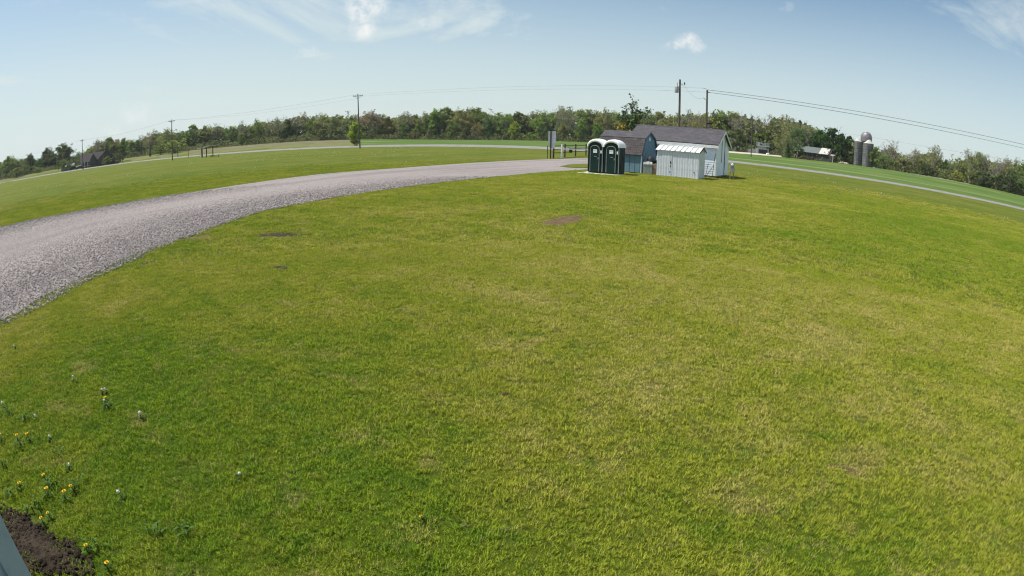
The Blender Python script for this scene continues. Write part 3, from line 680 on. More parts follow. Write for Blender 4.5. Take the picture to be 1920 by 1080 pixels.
# --- two portable toilets
def toilet(loc, label):
    T = empty('portable_toilet', loc, -.545, label, 'portable toilet', 'pair of portable toilets')
    w, d, h = 1.14, 1.22, 2.10
    MB().box(-w + .02, .02, .10, -.02, d, h - .2, None).build('body', 'pgreen', T, bevel=.03)
    for i in range(4):
        y = .14 + i * .28; MB().box(-.02, y, .25, -.002, y + .16, 1.85).build('side_rib', 'pgreen', T)
    for x in (-w + .035, -.035): MB().tube([(x, .02, .1), (x, .02, h - .2)], .035, 8).build('corner_post', 'pgrey' if x > -.1 else 'pgreen', T)
    # arched door
    cx, dw, z0, z1 = -w / 2 - .03, .34, .14, 1.72
    arch = [(cx - dw, z0)] + [(cx - dw * math.cos(t), z1 + .24 * math.sin(t)) for t in np.linspace(0, math.pi, 10)] + [(cx + dw, z0)]
    D = MB().prism(arch, -.03, .03).build('door', 'pgreen', T)
    fr = MB().tube([(x, -.035, z) for x, z in arch], .024, 6).build('door_frame', 'pgrey', T)
    MB().box(cx - .12, -.045, 1.44, cx + .16, -.032, 1.68).build('door_sign', 'pwhite', D)
    MB().box(cx - .09, -.048, 1.56, cx + .13, -.0455, 1.60).build('sign_print', 'pgrey', D)
    MB().box(cx - .05, -.042, 1.17, cx + .14, -.0315, 1.21).build('vent_slot', 'pgrey', D)
    MB().box(cx + dw - .10, -.075, 1.0, cx + dw - .04, -.03, 1.12).build('door_handle', 'pgrey', D)
    MB().box(cx + dw + .07, -.022, 1.42, cx + dw + .16, .021, 1.62).build('side_notice', 'pwhite', T)
    # front arch of the cabin and the white domed roof over it
    arc = lambda k, r0, n=15: [(-w / 2 - (w / 2 + r0) * math.cos(t), h - .22 + k * math.sin(t)) for t in np.linspace(0, math.pi, n)]
    MB().prism(arc(.34, -.03), .0, d - .02).build('upper_body', 'pgreen', T)
    outer, inner = arc(.52, .04), arc(.335, -.035)
    m = MB(); ys = [(-.10, 1.0), (.10, 1.06), (d * .5, 1.10), (d - .05, 1.04), (d + .06, .95)]; n = len(outer)
    vs = [(x, y, h - .22 + (z - h + .22) * k) for y, k in ys for x, z in outer] + [(x, y, z) for y in (ys[0][0], ys[-1][0]) for x, z in inner]
    fs = [(a * n + b, a * n + b + 1, (a + 1) * n + b + 1, (a + 1) * n + b) for a in range(len(ys) - 1) for b in range(n - 1)]
    o5 = len(ys) * n
    fs += [(b, b + 1, o5 + b + 1, o5 + b) for b in range(n - 1)] + [((len(ys) - 1) * n + b, (len(ys) - 1) * n + b + 1, o5 + n + b + 1, o5 + n + b) for b in range(n - 1)]
    fs += [(o5 + b, o5 + b + 1, o5 + n + b + 1, o5 + n + b) for b in range(n - 1)]
    Rf = m.add(vs, fs).build('roof', 'pwhite', T, True)
    MB().tube([(-w + .2, d - .15, h + .1), (-w + .2, d - .15, h + .34)], .04, 8).build('vent_pipe', 'pgrey', Rf)
    MB().box(-w + .05, .05, .02, -.05, d - .05, .12).build('skid', 'black', T)
    return T
t0 = Vector((7.19, 38.62, .02)); ux = Vector((math.cos(-.545), math.sin(-.545), 0))
toilet(t0, 'dark green portable toilet with white domed roof, right one of the pair')
toilet(t0 - ux * 1.22, 'dark green portable toilet with white domed roof, left one of the pair')
pad = MB().box(-2.85, -.75, 0, .12, 1.3, .035).build('ground_board', 'concrete', bevel=.01)
pad.location = (7.19, 38.62, .0); pad.rotation_euler = (0, 0, -.545); tag(pad, 'thin pale board lying under the two portable toilets', 'board')

# --- clutter between the blue barn and the steel shed
c = gnd(1214, 326.5)
o = MB().box(-.34, -.3, 0, .34, .3, .78).add([(-.36, -.32, .72), (.36, -.32, .72), (.30, .26, .98), (-.30, .26, .98), (-.36, .32, .72), (.36, .32, .72)], [(0, 1, 2, 3), (3, 2, 5, 4), (0, 3, 4), (1, 5, 2)]).build('storage_bin', 'greytote', bevel=0)
o.location = c; o.rotation_euler = (0, 0, -.3); tag(o, 'grey-green storage bin with sloping lid beside the blue barn shed', 'bin')
c = gnd(1223.5, 327)
T = empty('crate_stack', c, -.4, 'weathered brown timber crate standing between blue and white sheds', 'crate')
for i in range(5): MB().box(-.30, -.26, .05 + i * .155, .30, .26, .05 + i * .155 + .125).build('slat', 'rawwood', T)
for x in (-.27, .21): MB().box(x, -.275, 0, x + .06, -.262, .86).build('corner_post', 'rawwood', T)
MB().box(-.28, -.24, .02, .28, .24, .82).build('inner_box', 'brownwall', T)
g = empty('kettle_grill', c + Vector((-.1, .35, 0)), 0, 'black round kettle grill standing behind the brown crate', 'grill')
MB().lathe([(.05, .80), (.2, .84), (.29, 1.0), (.3, 1.06)], 14).build('bowl', 'black', g, True)
MB().lathe([(.3, 1.07), (.27, 1.2), (.16, 1.32), (.05, 1.36), (.03, 1.42)], 14).build('lid', 'black', g, True)
for k in range(3):
    t = k * 2.09; MB().tube([(.14 * math.cos(t), .14 * math.sin(t), .86), (.3 * math.cos(t), .3 * math.sin(t), 0)], .015, 5).build('leg', 'iron', g)
o = MB().lathe([(.26, 0), (.28, .08), (.30, .9), (.32, .95), (.30, 1.0), (.05, 1.03)], 14).build('rubbish_bin', 'black'); o.location = gnd(1229, 325.5); tag(o, 'black round rubbish bin against the white steel shed', 'bin')

# --- thin metal frame leaning on the long shed
T = empty('hand_cart', gnd(1334, 333.6), YAW, 'thin dark metal hand cart leaning against the long pale shed', 'hand cart')
for x in (-.42, .12): MB().tube([(x, -.35, .0), (x + .1, -.02, 1.0 + (.9 if x > 0 else .1)), ], .02, 6).build('upright', 'iron', T)
MB().tube([(-.42, -.35, .02), (.18, -.12, 1.05)], .018, 6).build('brace', 'iron', T)
MB().tube([(-1.05, -.30, .05), (-.75, -.05, .95)], .018, 6).build('brace', 'iron', T)
MB().tube([(-1.05, -.34, .06), (.14, -.34, .06)], .02, 6).build('foot_rail', 'iron', T)

# --- electric meter pedestal
T = empty('meter_pedestal', gnd(1371.5, 337.5), -.35, 'grey electric meter pedestal on two short legs right of sheds', 'meter')
MB().box(-.17, -.05, .0, -.09, .05, 1.0).build('leg', 'rawwood', T); MB().box(.09, -.05, .0, .17, .05, 1.0).build('leg', 'rawwood', T)
MB().box(-.2, -.12, .58, .2, .05, .98, None).build('breaker_box', 'steel', T, bevel=.015)
mb = MB().box(-.17, -.14, .98, .17, .05, 1.36).build('meter_box', 'steel', T, bevel=.015)
o = MB().lathe([(.105, 0), (.105, .06), (.09, .10), (.02, .12)], 16).build('meter_glass', 'pwhite', mb, True); o.location = (0, -.14, 1.18); o.rotation_euler = (math.pi / 2, 0, 0)

# ------------------------------------------------------------------ fence, gate and sign by the drive entrance
fp = [gnd(1037.6, 297), gnd(1059, 295), gnd(1079, 293.2), gnd(1098.5, 291.4), gnd(1121, 289.6)]
T = empty('rail_fence', fp[0], 0, 'dark brown three-rail timber fence beside the drive entrance', 'fence')
def mk(parent, pts, rad, name, mat, n=6):
    return MB().tube([Vector(p) - parent.location for p in pts], rad, n).build(name, mat, parent)
for i, p in enumerate(fp): mk(T, [p, p + Vector((0, 0, 1.85 if i == 0 else 1.62))], .10 if i == 0 else .085, 'post', 'darkpost', 8)
for a, b in zip(fp, fp[1:]):
    for z in (.62, 1.02, 1.42): mk(T, [a + Vector((0, 0, z)), b + Vector((0, 0, z))], .045, 'rail', 'darkpost')
gp = gnd(1053.3, 296.6)
T = empty('swing_gate', gp, 0, 'white gate post with long white swing bar by the fence', 'gate')
mk(T, [gp, gp + Vector((0, 0, 1.62))], .11, 'post', 'whitepaint', 8)
mk(T, [gp + Vector((0, 0, 1.05)), gnd(1112, 291.5) + Vector((0, 0, .82))], .06, 'bar', 'whitepaint')
mk(T, [gp + Vector((0, 0, 1.45)), gnd(1075, 294) + Vector((0, 0, .98))], .025, 'stay', 'iron')
q = gnd(1069.8, 294.5)
b = MB().box(-.2, -.05, .55, .2, .05, .95).build('gate_sign', 'black', T); b.location = q - gp
sp = gnd(1032.2, 297.4)
T = empty('entrance_sign', sp, -.05, 'pale sign board seen from behind on a dark post', 'sign')
MB().box(-.07, -.06, 0, .07, .06, 3.15).build('post', 'darkpost', T)
sg = [(-.30, 1.75), (-.14, 1.65), (-.14, 1.15), (.44, 1.15), (.44, 1.70), (.56, 1.85), (.56, 3.1), (-.30, 3.1)]
MB().prism([(x - .0, z) for x, z in sg], .065, .10).build('panel', 'sign', T)
p = gnd(1026.2, 297.4)
o = MB().tube([p, p + Vector((0, 0, 1.45))], .045, 6).build('marker_stake', 'iron'); tag(o, 'thin dark stake left of the pale sign board', 'stake')

# ------------------------------------------------------------------ utility poles and wires
def upole(px_x, px_top, D, label, h=None, cross=True, rad=.17, lean=0.0, name='utility_pole'):
    top = far(px_x, px_top, D); zb = terrain(top.x, top.y)
    T = empty(name, (top.x, top.y, zb), 0, label, 'utility pole')
    H = top.z - zb
    MB().tube([(lean, 0, -.3), (0, 0, H)], [rad, rad * .62], 8).build('shaft', 'polewood', T)
    if cross:
        c = MB().box(-1.15, -.06, H - .55, 1.15, .06, H - .42).build('crossarm', 'polewood', T)
        for x in (-1.05, -.55, .55, 1.05): MB().lathe([(.05, 0), (.07, .06), (.04, .16)], 8, (x, 0, H - .42)).build('insulator', 'insul', c)
        for s in (-1, 1): MB().tube([(s * .7, -.07, H - .5), (0, -.1, H - 1.2)], .025, 5).build('brace', 'polewood', T)
    return T, H
PA, HA = upole(154, 261, 222, 'utility pole with crossarm rising beside the left brown-roofed house')
PB, HB = upole(322, 224, 164, 'utility pole with crossarm above the bushy trees on the left')
PC, HC_ = upole(671, 176, 128, 'tall utility pole with crossarm standing by the sapling', lean=.55)
PD, HD = upole(1275, 149, 72, 'utility pole carrying a grey transformer behind the long shed', cross=False, rad=.19)
PE, HE = upole(1326, 169, 82, 'utility pole without crossarm, right one of two behind the long shed', cross=False, rad=.2)
PF, HF = upole(1411, 218, 158, 'thin distant utility pole across the road beside the dark spruce', cross=False, rad=.16)
# transformer and fittings
t = MB().lathe([(.0, 0), (.24, .01), (.26, .08), (.26, .78), (.22, .86), (.08, .9)], 14, (-.42, 0, HD - 1.75)).build('transformer', 'steel', PD, True)
MB().tube([(-.36, 0, HD - .86), (-.34, 0, HD - .45)], .05, 6).build('bushing', 'insul', t)
MB().tube([(0, 0, HD - .45), (.42, -.1, HD - .75)], .035, 5).build('bracket', 'polewood', PD)
MB().lathe([(.07, 0), (.10, .1), (.05, .3)], 8, (.58, -.1, HD - .62)).build('insulator', 'iron', PD)
MB().tube([(0, 0, HE - .25), (.35, 0, HE - .3)], .07, 6).build('insulator', 'iron', PE)
MB().tube([(0, 0, HE - 1.6), (-.55, 0, HE - 1.15)], .035, 5).build('bracket', 'iron', PE)
MB().tube([(-.05, 0, HE + .12), (-.75, 0, HE + .25)], .02, 5).build('bracket', 'iron', PE)
MB().box(.1, -.16, HE - 4.95, .75, .16, HE - 4.72).build('yard_lamp', 'black', PE)
def wire(a, b, sag, label, rad=.018, n=24):
    a, b = Vector(a), Vector(b); pts = []
    for i in range(n + 1):
        t = i / n; p = a.lerp(b, t); p.z -= sag * 4 * t * (1 - t); pts.append(p)
    return tag(MB().tube(pts, rad, 4).build('power_line', 'wire'), label, 'power line', 'overhead power lines')
wl = lambda T, dx, z: (T.location.x + dx, T.location.y, T.location.z + z)
nxt = far(1990, 290, 108)
PG = Vector((nxt.x + 6, nxt.y - 6, nxt.z + .4))
wire(wl(PA, -.8, HA - .2), (-250, 190, 11.2), .8, 'power line running left from the pole by the house', .02)
wire(wl(PA, .8, HA - .2), wl(PB, -.8, HB - .2), 1.0, 'power line between the two leftmost utility poles', .02)
wire(wl(PB, -1.0, HB - .2), wl(PC, -1.0, HC_ - .2), 1.2, 'upper power line sagging above the left woods', .02)
wire(wl(PB, 1.0, HB - .2), wl(PC, 1.0, HC_ - .9), 1.4, 'lower power line sagging above the left woods', .014)
wire(wl(PC, -1.0, HC_ - .2), wl(PE, -.1, HE + .25), .35, 'upper power line crossing the middle sky above the wood', .013)
wire(wl(PC, 1.0, HC_ - .6), wl(PE, 0, HE - .3), .35, 'lower power line crossing the middle sky above the wood', .012)
wire(wl(PE, 0, HE + .05), PG, .9, 'upper thick power line sloping down the right sky', .034, 30)
wire(wl(PE, .3, HE - .3), PG + Vector((0, 0, -.55)), 1.0, 'lower thick power line sloping down the right sky', .030, 30)
wire(wl(PD, .5, HD - .6), wl(PE, -.5, HE - 1.2), .7, 'slack service wire between the two poles behind sheds', .011)
wire(wl(PF, 0, HF - .2), far(1930, 306, 150), 1.5, 'thin faint wire beyond the silos toward the right', .018, 24)

# ------------------------------------------------------------------ trees
def add_tube_np(V, Fc, a, b, ra, rb, n=4):
    d = (b - a); ln = np.linalg.norm(d) + 1e-9; d = d / ln
    u = np.cross(d, (0, 0, 1.0) if abs(d[2]) < .9 else (1.0, 0, 0)); u /= np.linalg.norm(u); w = np.cross(d, u)
    o = len(V)
    for c, q in ((a, ra), (b, rb)):
        for k in range(n):
            t = 2 * math.pi * k / n; V.append(c + (u * math.cos(t) + w * math.sin(t)) * q)
    for k in range(n): Fc.append((o + k, o + (k + 1) % n, o + n + (k + 1) % n, o + n + k))
def mesh_from(name, V, Fc, mat, rnd=None):
    me = bpy.data.meshes.new(name); me.from_pydata([tuple(v) for v in V], [], [tuple(f) for f in Fc]); me.update()
    if rnd is not None:
        at = me.attributes.new('rnd', 'FLOAT', 'POINT'); at.data.foreach_set('value', np.asarray(rnd, np.float32))
    me.materials.append(M[mat]); return me
def cards(C, size, r, up=.3, per=None):
    """leaf-clump quads centred on the points C"""
    n = len(C); a = r.normal(size=(n, 3)); a[:, 2] += up; a /= np.linalg.norm(a, axis=1)[:, None]
    t = r.normal(size=(n, 3)); u = np.cross(a, t); u /= np.linalg.norm(u, axis=1)[:, None]; w = np.cross(a, u)
    s = (size * r.uniform(.55, 1.35, n))[:, None]; e = r.uniform(.5, .9, n)[:, None]
    V = np.stack([C - u * s, C - w * s * e + a * s * .15, C + u * s * .9, C + w * s * e + a * s * .1], 1).reshape(-1, 3)
    Fc = (np.arange(n)[:, None] * 4 + np.arange(4)[None]).tolist()
    rnd = np.repeat(r.uniform(0, 1, n) if per is None else per, 4)
    return V, Fc, rnd
def broadleaf(seed, H=14.0, cw=.42, leaves=2200, lsize=.34, trunk=.28, spread=.75, levels=4, twigs=True, clump=1.0, low=0.0, twig_r=.05, lump=.6, lump_z=.22, nk=46):
    r = np.random.default_rng(seed); V, Fc, TV, TF, tips = [], [], [], [], []
    def grow(p, d, ln, rad, lev):
        q = p
        for s in range(2):
            dd = d + r.normal(0, .12, 3); dd /= np.linalg.norm(dd)
            e = q + dd * ln / 2; add_tube_np(V if lev < levels else TV, Fc if lev < levels else TF, q, e, rad * (1 - .2 * s), rad * (.8 - .2 * s), 5 if lev < 2 else 3); q = e; d = dd
        if lev >= 2: tips.append((q, lev))
        if lev >= levels: return
        for k in range(int(r.integers(2, 4)) if lev else int(r.integers(4, 7))):
            nd = d + r.normal(0, spread if lev else spread * .8, 3) + np.array([0, 0, .22]); nd /= np.linalg.norm(nd)
            st = q if (k < 2 or lev == 0) else p + (q - p) * r.uniform(.4, .9)
            grow(st, nd, ln * r.uniform(.58, .86) * (1.0 if lev else .9), max(rad * .55, twig_r), lev + 1)
    grow(np.array([0., 0, 0]), np.array([r.normal(0, .05), r.normal(0, .05), 1.]), H * trunk, H * .021, 0)
    # extra low limbs
    for k in range(int(4 * low)):
        t = r.uniform(0, 2 * math.pi); grow(np.array([0, 0, H * r.uniform(.08, .22)]), np.array([math.cos(t), math.sin(t), .45]), H * .2, H * .008, 2)
    allp = np.array([t[0] for t in tips]); top = allp[:, 2].max(); wid = np.percentile(np.hypot(allp[:, 0], allp[:, 1]), 96)
    sx, sz = H * cw / max(wid, .1), H / top
    sc = np.array([sx, sx, sz])
    A = np.array(V) * sc; B = (np.array(TV) * sc) if TV else np.zeros((0, 3)); tp = allp * sc
    nl = leaves; C = tp[r.integers(0, len(tp), nl)] + r.normal(0, .34 * clump * H / 14, (nl, 3)) * np.array([1, 1, .8]) if nl else np.zeros((0, 3))
    if nl and lump > 0:
        u = r.normal(size=(nk, 3)); u /= np.linalg.norm(u, axis=1)[:, None]; u *= (r.uniform(.35, 1, nk) ** .5)[:, None]
        z0, z1 = H * lump_z, H * .985; K_ = np.c_[u[:, 0] * H * cw * .92, u[:, 1] * H * cw * .92, (z0 + z1) / 2 + u[:, 2] * (z1 - z0) / 2 * .93]
        K_[:, :2] *= np.clip(1.15 - .55 * np.abs((K_[:, 2] - H * .5) / (H * .5)), .5, 1.1)[:, None]
        m = int(nl * lump); ks = r.uniform(.05, .095, nk) * H; pick = r.integers(0, nk, m)
        C[:m] = K_[pick] + np.clip(r.normal(0, .5, (m, 3)), -1, 1) * ks[pick][:, None] * np.array([1, 1, .75])
    C = C[C[:, 2] > H * .04] if nl else C
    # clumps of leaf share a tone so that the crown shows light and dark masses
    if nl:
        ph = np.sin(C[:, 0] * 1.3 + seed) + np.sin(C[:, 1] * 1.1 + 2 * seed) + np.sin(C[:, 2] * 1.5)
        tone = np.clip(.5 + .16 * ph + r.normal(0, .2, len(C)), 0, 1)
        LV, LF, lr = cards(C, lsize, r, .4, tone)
    else: LV, LF, lr = np.zeros((0, 3)), [], np.zeros(0)
    return A, Fc, B, TF, LV, LF, lr
class Proto: pass
def make_proto(kind, bark, **kw):
    A, Fc, B, TF, LV, LF, lr = broadleaf(**kw)
    p = Proto(); p.H = kw.get('H', 14.0)
    n = len(A); TV_ = np.r_[A, B]; TF_ = list(Fc) + [tuple(i + n for i in f) for f in TF]
    p.trunk = mesh_from('trunk', TV_, TF_, bark); p.crown = mesh_from('crown', LV, LF, 'leaf', lr); p.kind = kind
    return p
PR = {}
PR['full'] = [make_proto('broad', 'bark', seed=s, leaves=4600, lsize=.34, cw=.40, low=1, levels=4, lump=.85, lump_z=.08) for s in (1, 2, 3)]
PR['mid'] = [make_proto('broad', 'greybark', seed=s, leaves=3000, lsize=.28, cw=.40, low=.6, levels=4, lump=.7, lump_z=.12) for s in (11, 12, 13, 14)]
PR['sparse'] = [make_proto('broad', 'greybark', seed=s, leaves=1500, lsize=.20, cw=.42, lump=.35, trunk=.30, levels=5, clump=.7) for s in (21, 22, 23)]
PR['bare'] = [make_proto('broad', 'greybark', seed=s, leaves=420, lsize=.18, cw=.42, lump=0, trunk=.28, levels=5, clump=.6) for s in (31, 32, 33)]
PR['vase'] = [make_proto('broad', 'greybark', seed=s, leaves=2100, lsize=.24, cw=.50, lump=.35, lump_z=.4, trunk=.34, spread=.55, levels=5, clump=.7) for s in (41, 42)]
PR['column'] = [make_proto('broad', 'bark', seed=s, leaves=2600, lsize=.30, lump=.85, lump_z=.03, cw=.20, low=3, trunk=.2, spread=.4) for s in (51, 52)]
PR['bush'] = [make_proto('broad', 'bark', seed=s, H=6.0, leaves=2100, lsize=.22, lump=.85, lump_z=.0, cw=.62, low=3, trunk=.16, levels=3, clump=1.3) for s in (61, 62, 63)]
PR['dome'] = [make_proto('broad', 'bark', seed=s, leaves=9000, lsize=.36, lump=.985, lump_z=.0, nk=110, cw=.52, low=2, trunk=.16, spread=.9, clump=1.5) for s in (71,)]
def conifer(seed, H=12.0, w=.2, n=2600, droop=.25):
    r = np.random.default_rng(seed); V, Fc = [], []
    add_tube_np(V, Fc, np.array([0., 0, 0]), np.array([0., 0, H]), H * .016, .03, 6)
    C = []
    z = H * .06
    while z < H * .98:
        rad = H * w * (1 - z / H) ** .85 + .08
        for k in range(int(5 + 5 * (1 - z / H))):
            t = r.uniform(0, 2 * math.pi); q = rad * r.uniform(.7, 1.15)
            tip = np.array([q * math.cos(t), q * math.sin(t), z - q * droop]); add_tube_np(V, Fc, np.array([0, 0, z]), tip, .04, .015, 3)
            m = int(3 + q * 7)
            for s in r.uniform(.15, 1, m): C.append(np.array([0, 0, z]) * (1 - s) + tip * s + r.normal(0, .10, 3))
        z += H * .028
    C = np.array(C); LV, LF, lr = cards(C, .24, r, .2)
    p = Proto(); p.H = H; p.trunk = mesh_from('trunk', V, Fc, 'bark'); p.crown = mesh_from('crown', LV, LF, 'needle', lr); p.kind = 'spruce'
    return p
PR['spruce'] = [conifer(81), conifer(82, w=.17)]
ctr = {}
def plant_tree(kind, px, ytop, D, label, col, wscale=1.0, name='tree', cat='tree', group=None, zb=None, yb=None):
    lst = PR[kind]; i = ctr.get(kind, 0); ctr[kind] = i + 1; p = lst[i % len(lst)]
    top = far(px, ytop, D); z = terrain(top.x, top.y) if zb is None else zb
    if yb is not None: z = far(px, yb, D).z
    H = top.z - z; s = H / p.H
    T = empty(name, (top.x, top.y, z - .1), random.uniform(0, 6.28), label, cat, group)
    T.scale = (s * wscale, s * wscale, s)
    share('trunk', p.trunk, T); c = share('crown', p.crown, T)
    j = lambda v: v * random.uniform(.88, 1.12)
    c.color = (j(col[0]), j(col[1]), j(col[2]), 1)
    return T
GREEN, DARK, OLIVE, LIME, GREY, BROWN = (.155, .212, .052), (.085, .122, .038), (.192, .208, .074), (.240, .300, .054), (.225, .212, .122), (.235, .190, .112)
COLN = {GREEN: 'mid green', DARK: 'dark green', OLIVE: 'olive', LIME: 'bright yellow-green', GREY: 'greyish', BROWN: 'brownish'}
KINDN = {'full': 'leafy', 'mid': 'half-leafed', 'sparse': 'thinly leafed', 'bare': 'almost bare', 'vase': 'wide vase-shaped', 'column': 'narrow', 'bush': 'low bushy', 'dome': 'huge dense', 'spruce': 'pointed'}
ORD = 'first second third fourth fifth sixth seventh eighth ninth tenth eleventh twelfth thirteenth fourteenth fifteenth sixteenth seventeenth eighteenth nineteenth twentieth'.split()
# skyline trees: (pixel x of the trunk, pixel y of the top, kind, colour, width)
ZONES = [
 ('left of the brown house', 8, [(-12, 300, 'full', GREEN, 1.1), (18, 291, 'full', GREEN, 1), (40, 297, 'mid', GREEN, 1), (57, 288, 'full', DARK, .9), (74, 296, 'full', GREEN, 1), (90, 275, 'full', DARK, .8), (116, 269, 'full', DARK, 1.1), (104, 292, 'column', LIME, 1.3), (136, 290, 'mid', GREEN, .9), (146, 284, 'mid', GREEN, .9)]),
 ('between the brown house and second pole', 12, [(168, 272, 'mid', OLIVE, .9), (182, 259, 'sparse', GREY, .7), (204, 257, 'full', GREEN, .9), (218, 261, 'mid', OLIVE, .8), (232, 258, 'full', GREEN, .8), (246, 262, 'full', OLIVE, .8), (256, 260, 'column', GREEN, 1), (269, 252, 'sparse', OLIVE, .7), (281, 247, 'sparse', GREY, .7), (294, 242, 'mid', OLIVE, .7), (312, 240, 'mid', OLIVE, .8)]),
 ('between the second and leaning poles', 6, [(340, 242, 'mid', GREEN, .9), (361, 233, 'full', GREEN, .8), (387, 234, 'full', OLIVE, .9), (409, 229, 'bare', GREY, .7), (433, 236, 'mid', GREEN, .8), (454, 225, 'bare', GREY, .6), (467, 234, 'full', OLIVE, .8), (483, 222, 'mid', GREEN, .8), (507, 220, 'bare', GREY, .5), (518, 217, 'sparse', GREY, .6), (538, 222, 'full', DARK, .8), (561, 210, 'vase', GREY, .9), (589, 217, 'full', GREEN, .8), (607, 211, 'mid', OLIVE, .9), (638, 210, 'mid', OLIVE, .9), (660, 216, 'full', GREEN, .8)]),
 ('right of the leaning pole', 6, [(690, 206, 'vase', GREY, .8), (710, 214, 'mid', DARK, .9), (727, 217, 'full', OLIVE, .8), (757, 208, 'sparse', GREY, .8), (776, 213, 'full', OLIVE, .8), (800, 209, 'mid', OLIVE, .8), (816, 204, 'full', GREEN, .8), (837, 200, 'full', OLIVE, .8), (860, 201, 'mid', OLIVE, .9), (890, 200, 'full', GREEN, .9), (912, 205, 'mid', OLIVE, .8), (934, 211, 'full', GREEN, .8), (952, 213, 'mid', GREEN, .8), (972, 209, 'full', DARK, .8), (998, 206, 'mid', OLIVE, .8), (1018, 207, 'mid', GREEN, .8)]),
 ('between the sign and pine', 4, [(1036, 210, 'full', GREEN, .8), (1050, 196, 'sparse', GREY, .6), (1065, 198, 'bare', GREY, .6), (1085, 201, 'mid', OLIVE, .8), (1103, 205, 'mid', GREEN, .8), (1120, 208, 'full', OLIVE, .8), (1138, 202, 'mid', OLIVE, .7), (1160, 207, 'mid', GREEN, .8), (1178, 210, 'mid', OLIVE, .8)]),
 ('behind the long shed roof', 2, [(1210, 210, 'mid', OLIVE, .9), (1236, 208, 'full', OLIVE, .9), (1258, 212, 'mid', OLIVE, .9), (1294, 204, 'bare', GREY, .7), (1310, 209, 'sparse', OLIVE, .7), (1323, 211, 'full', LIME, .7)]),
 ('right of the long shed', 13, [(1338, 206, 'spruce', DARK, .7), (1352, 207, 'full', GREEN, .9), (1377, 210, 'full', GREEN, .9), (1397, 208, 'bare', GREY, .8), (1409, 217, 'spruce', DARK, .9), (1424, 214, 'bare', GREY, .8), (1436, 232, 'full', GREEN, .8), (1448, 214, 'bare', GREY, .8), (1466, 213, 'sparse', GREY, .8), (1480, 218, 'sparse', OLIVE, .8), (1500, 223, 'spruce', DARK, 1.2), (1518, 226, 'bare', GREY, .8), (1534, 240, 'full', GREEN, .8)]),
 ('right of the silos', 0, [(1643, 274, 'full', GREEN, .8), (1672, 261, 'bare', BROWN, .9), (1697, 287, 'mid', OLIVE, .9), (1718, 277, 'sparse', OLIVE, .8), (1752, 270, 'sparse', GREY, .8), (1776, 298, 'full', DARK, .8), (1795, 291, 'mid', OLIVE, .8), (1820, 279, 'sparse', OLIVE, .9), (1836, 285, 'mid', OLIVE, .8), (1851, 288, 'bare', GREY, .7), (1868, 291, 'bare', GREY, .7), (1888, 292, 'sparse', BROWN, .9), (1908, 297, 'mid', OLIVE, .8), (1932, 300, 'full', GREEN, 1)]),
]
for where, dd, lst in ZONES:
    for i, (x, y, kind, col, ws) in enumerate(lst):
        a = az_of(*far(x, 300, 100)[:2]); D = rt(a) + dd + random.uniform(-2, 14)
        look = KINDN[kind]; nm = 'spruce_tree' if kind == 'spruce' else ('poplar_tree' if kind == 'column' else 'broadleaf_tree')
        plant_tree(kind, x, y, D, f'{look} {COLN[col]} tree, {ORD[i]} from the left {where}', col, ws * 1.3, nm, 'tree', 'trees ' + where)
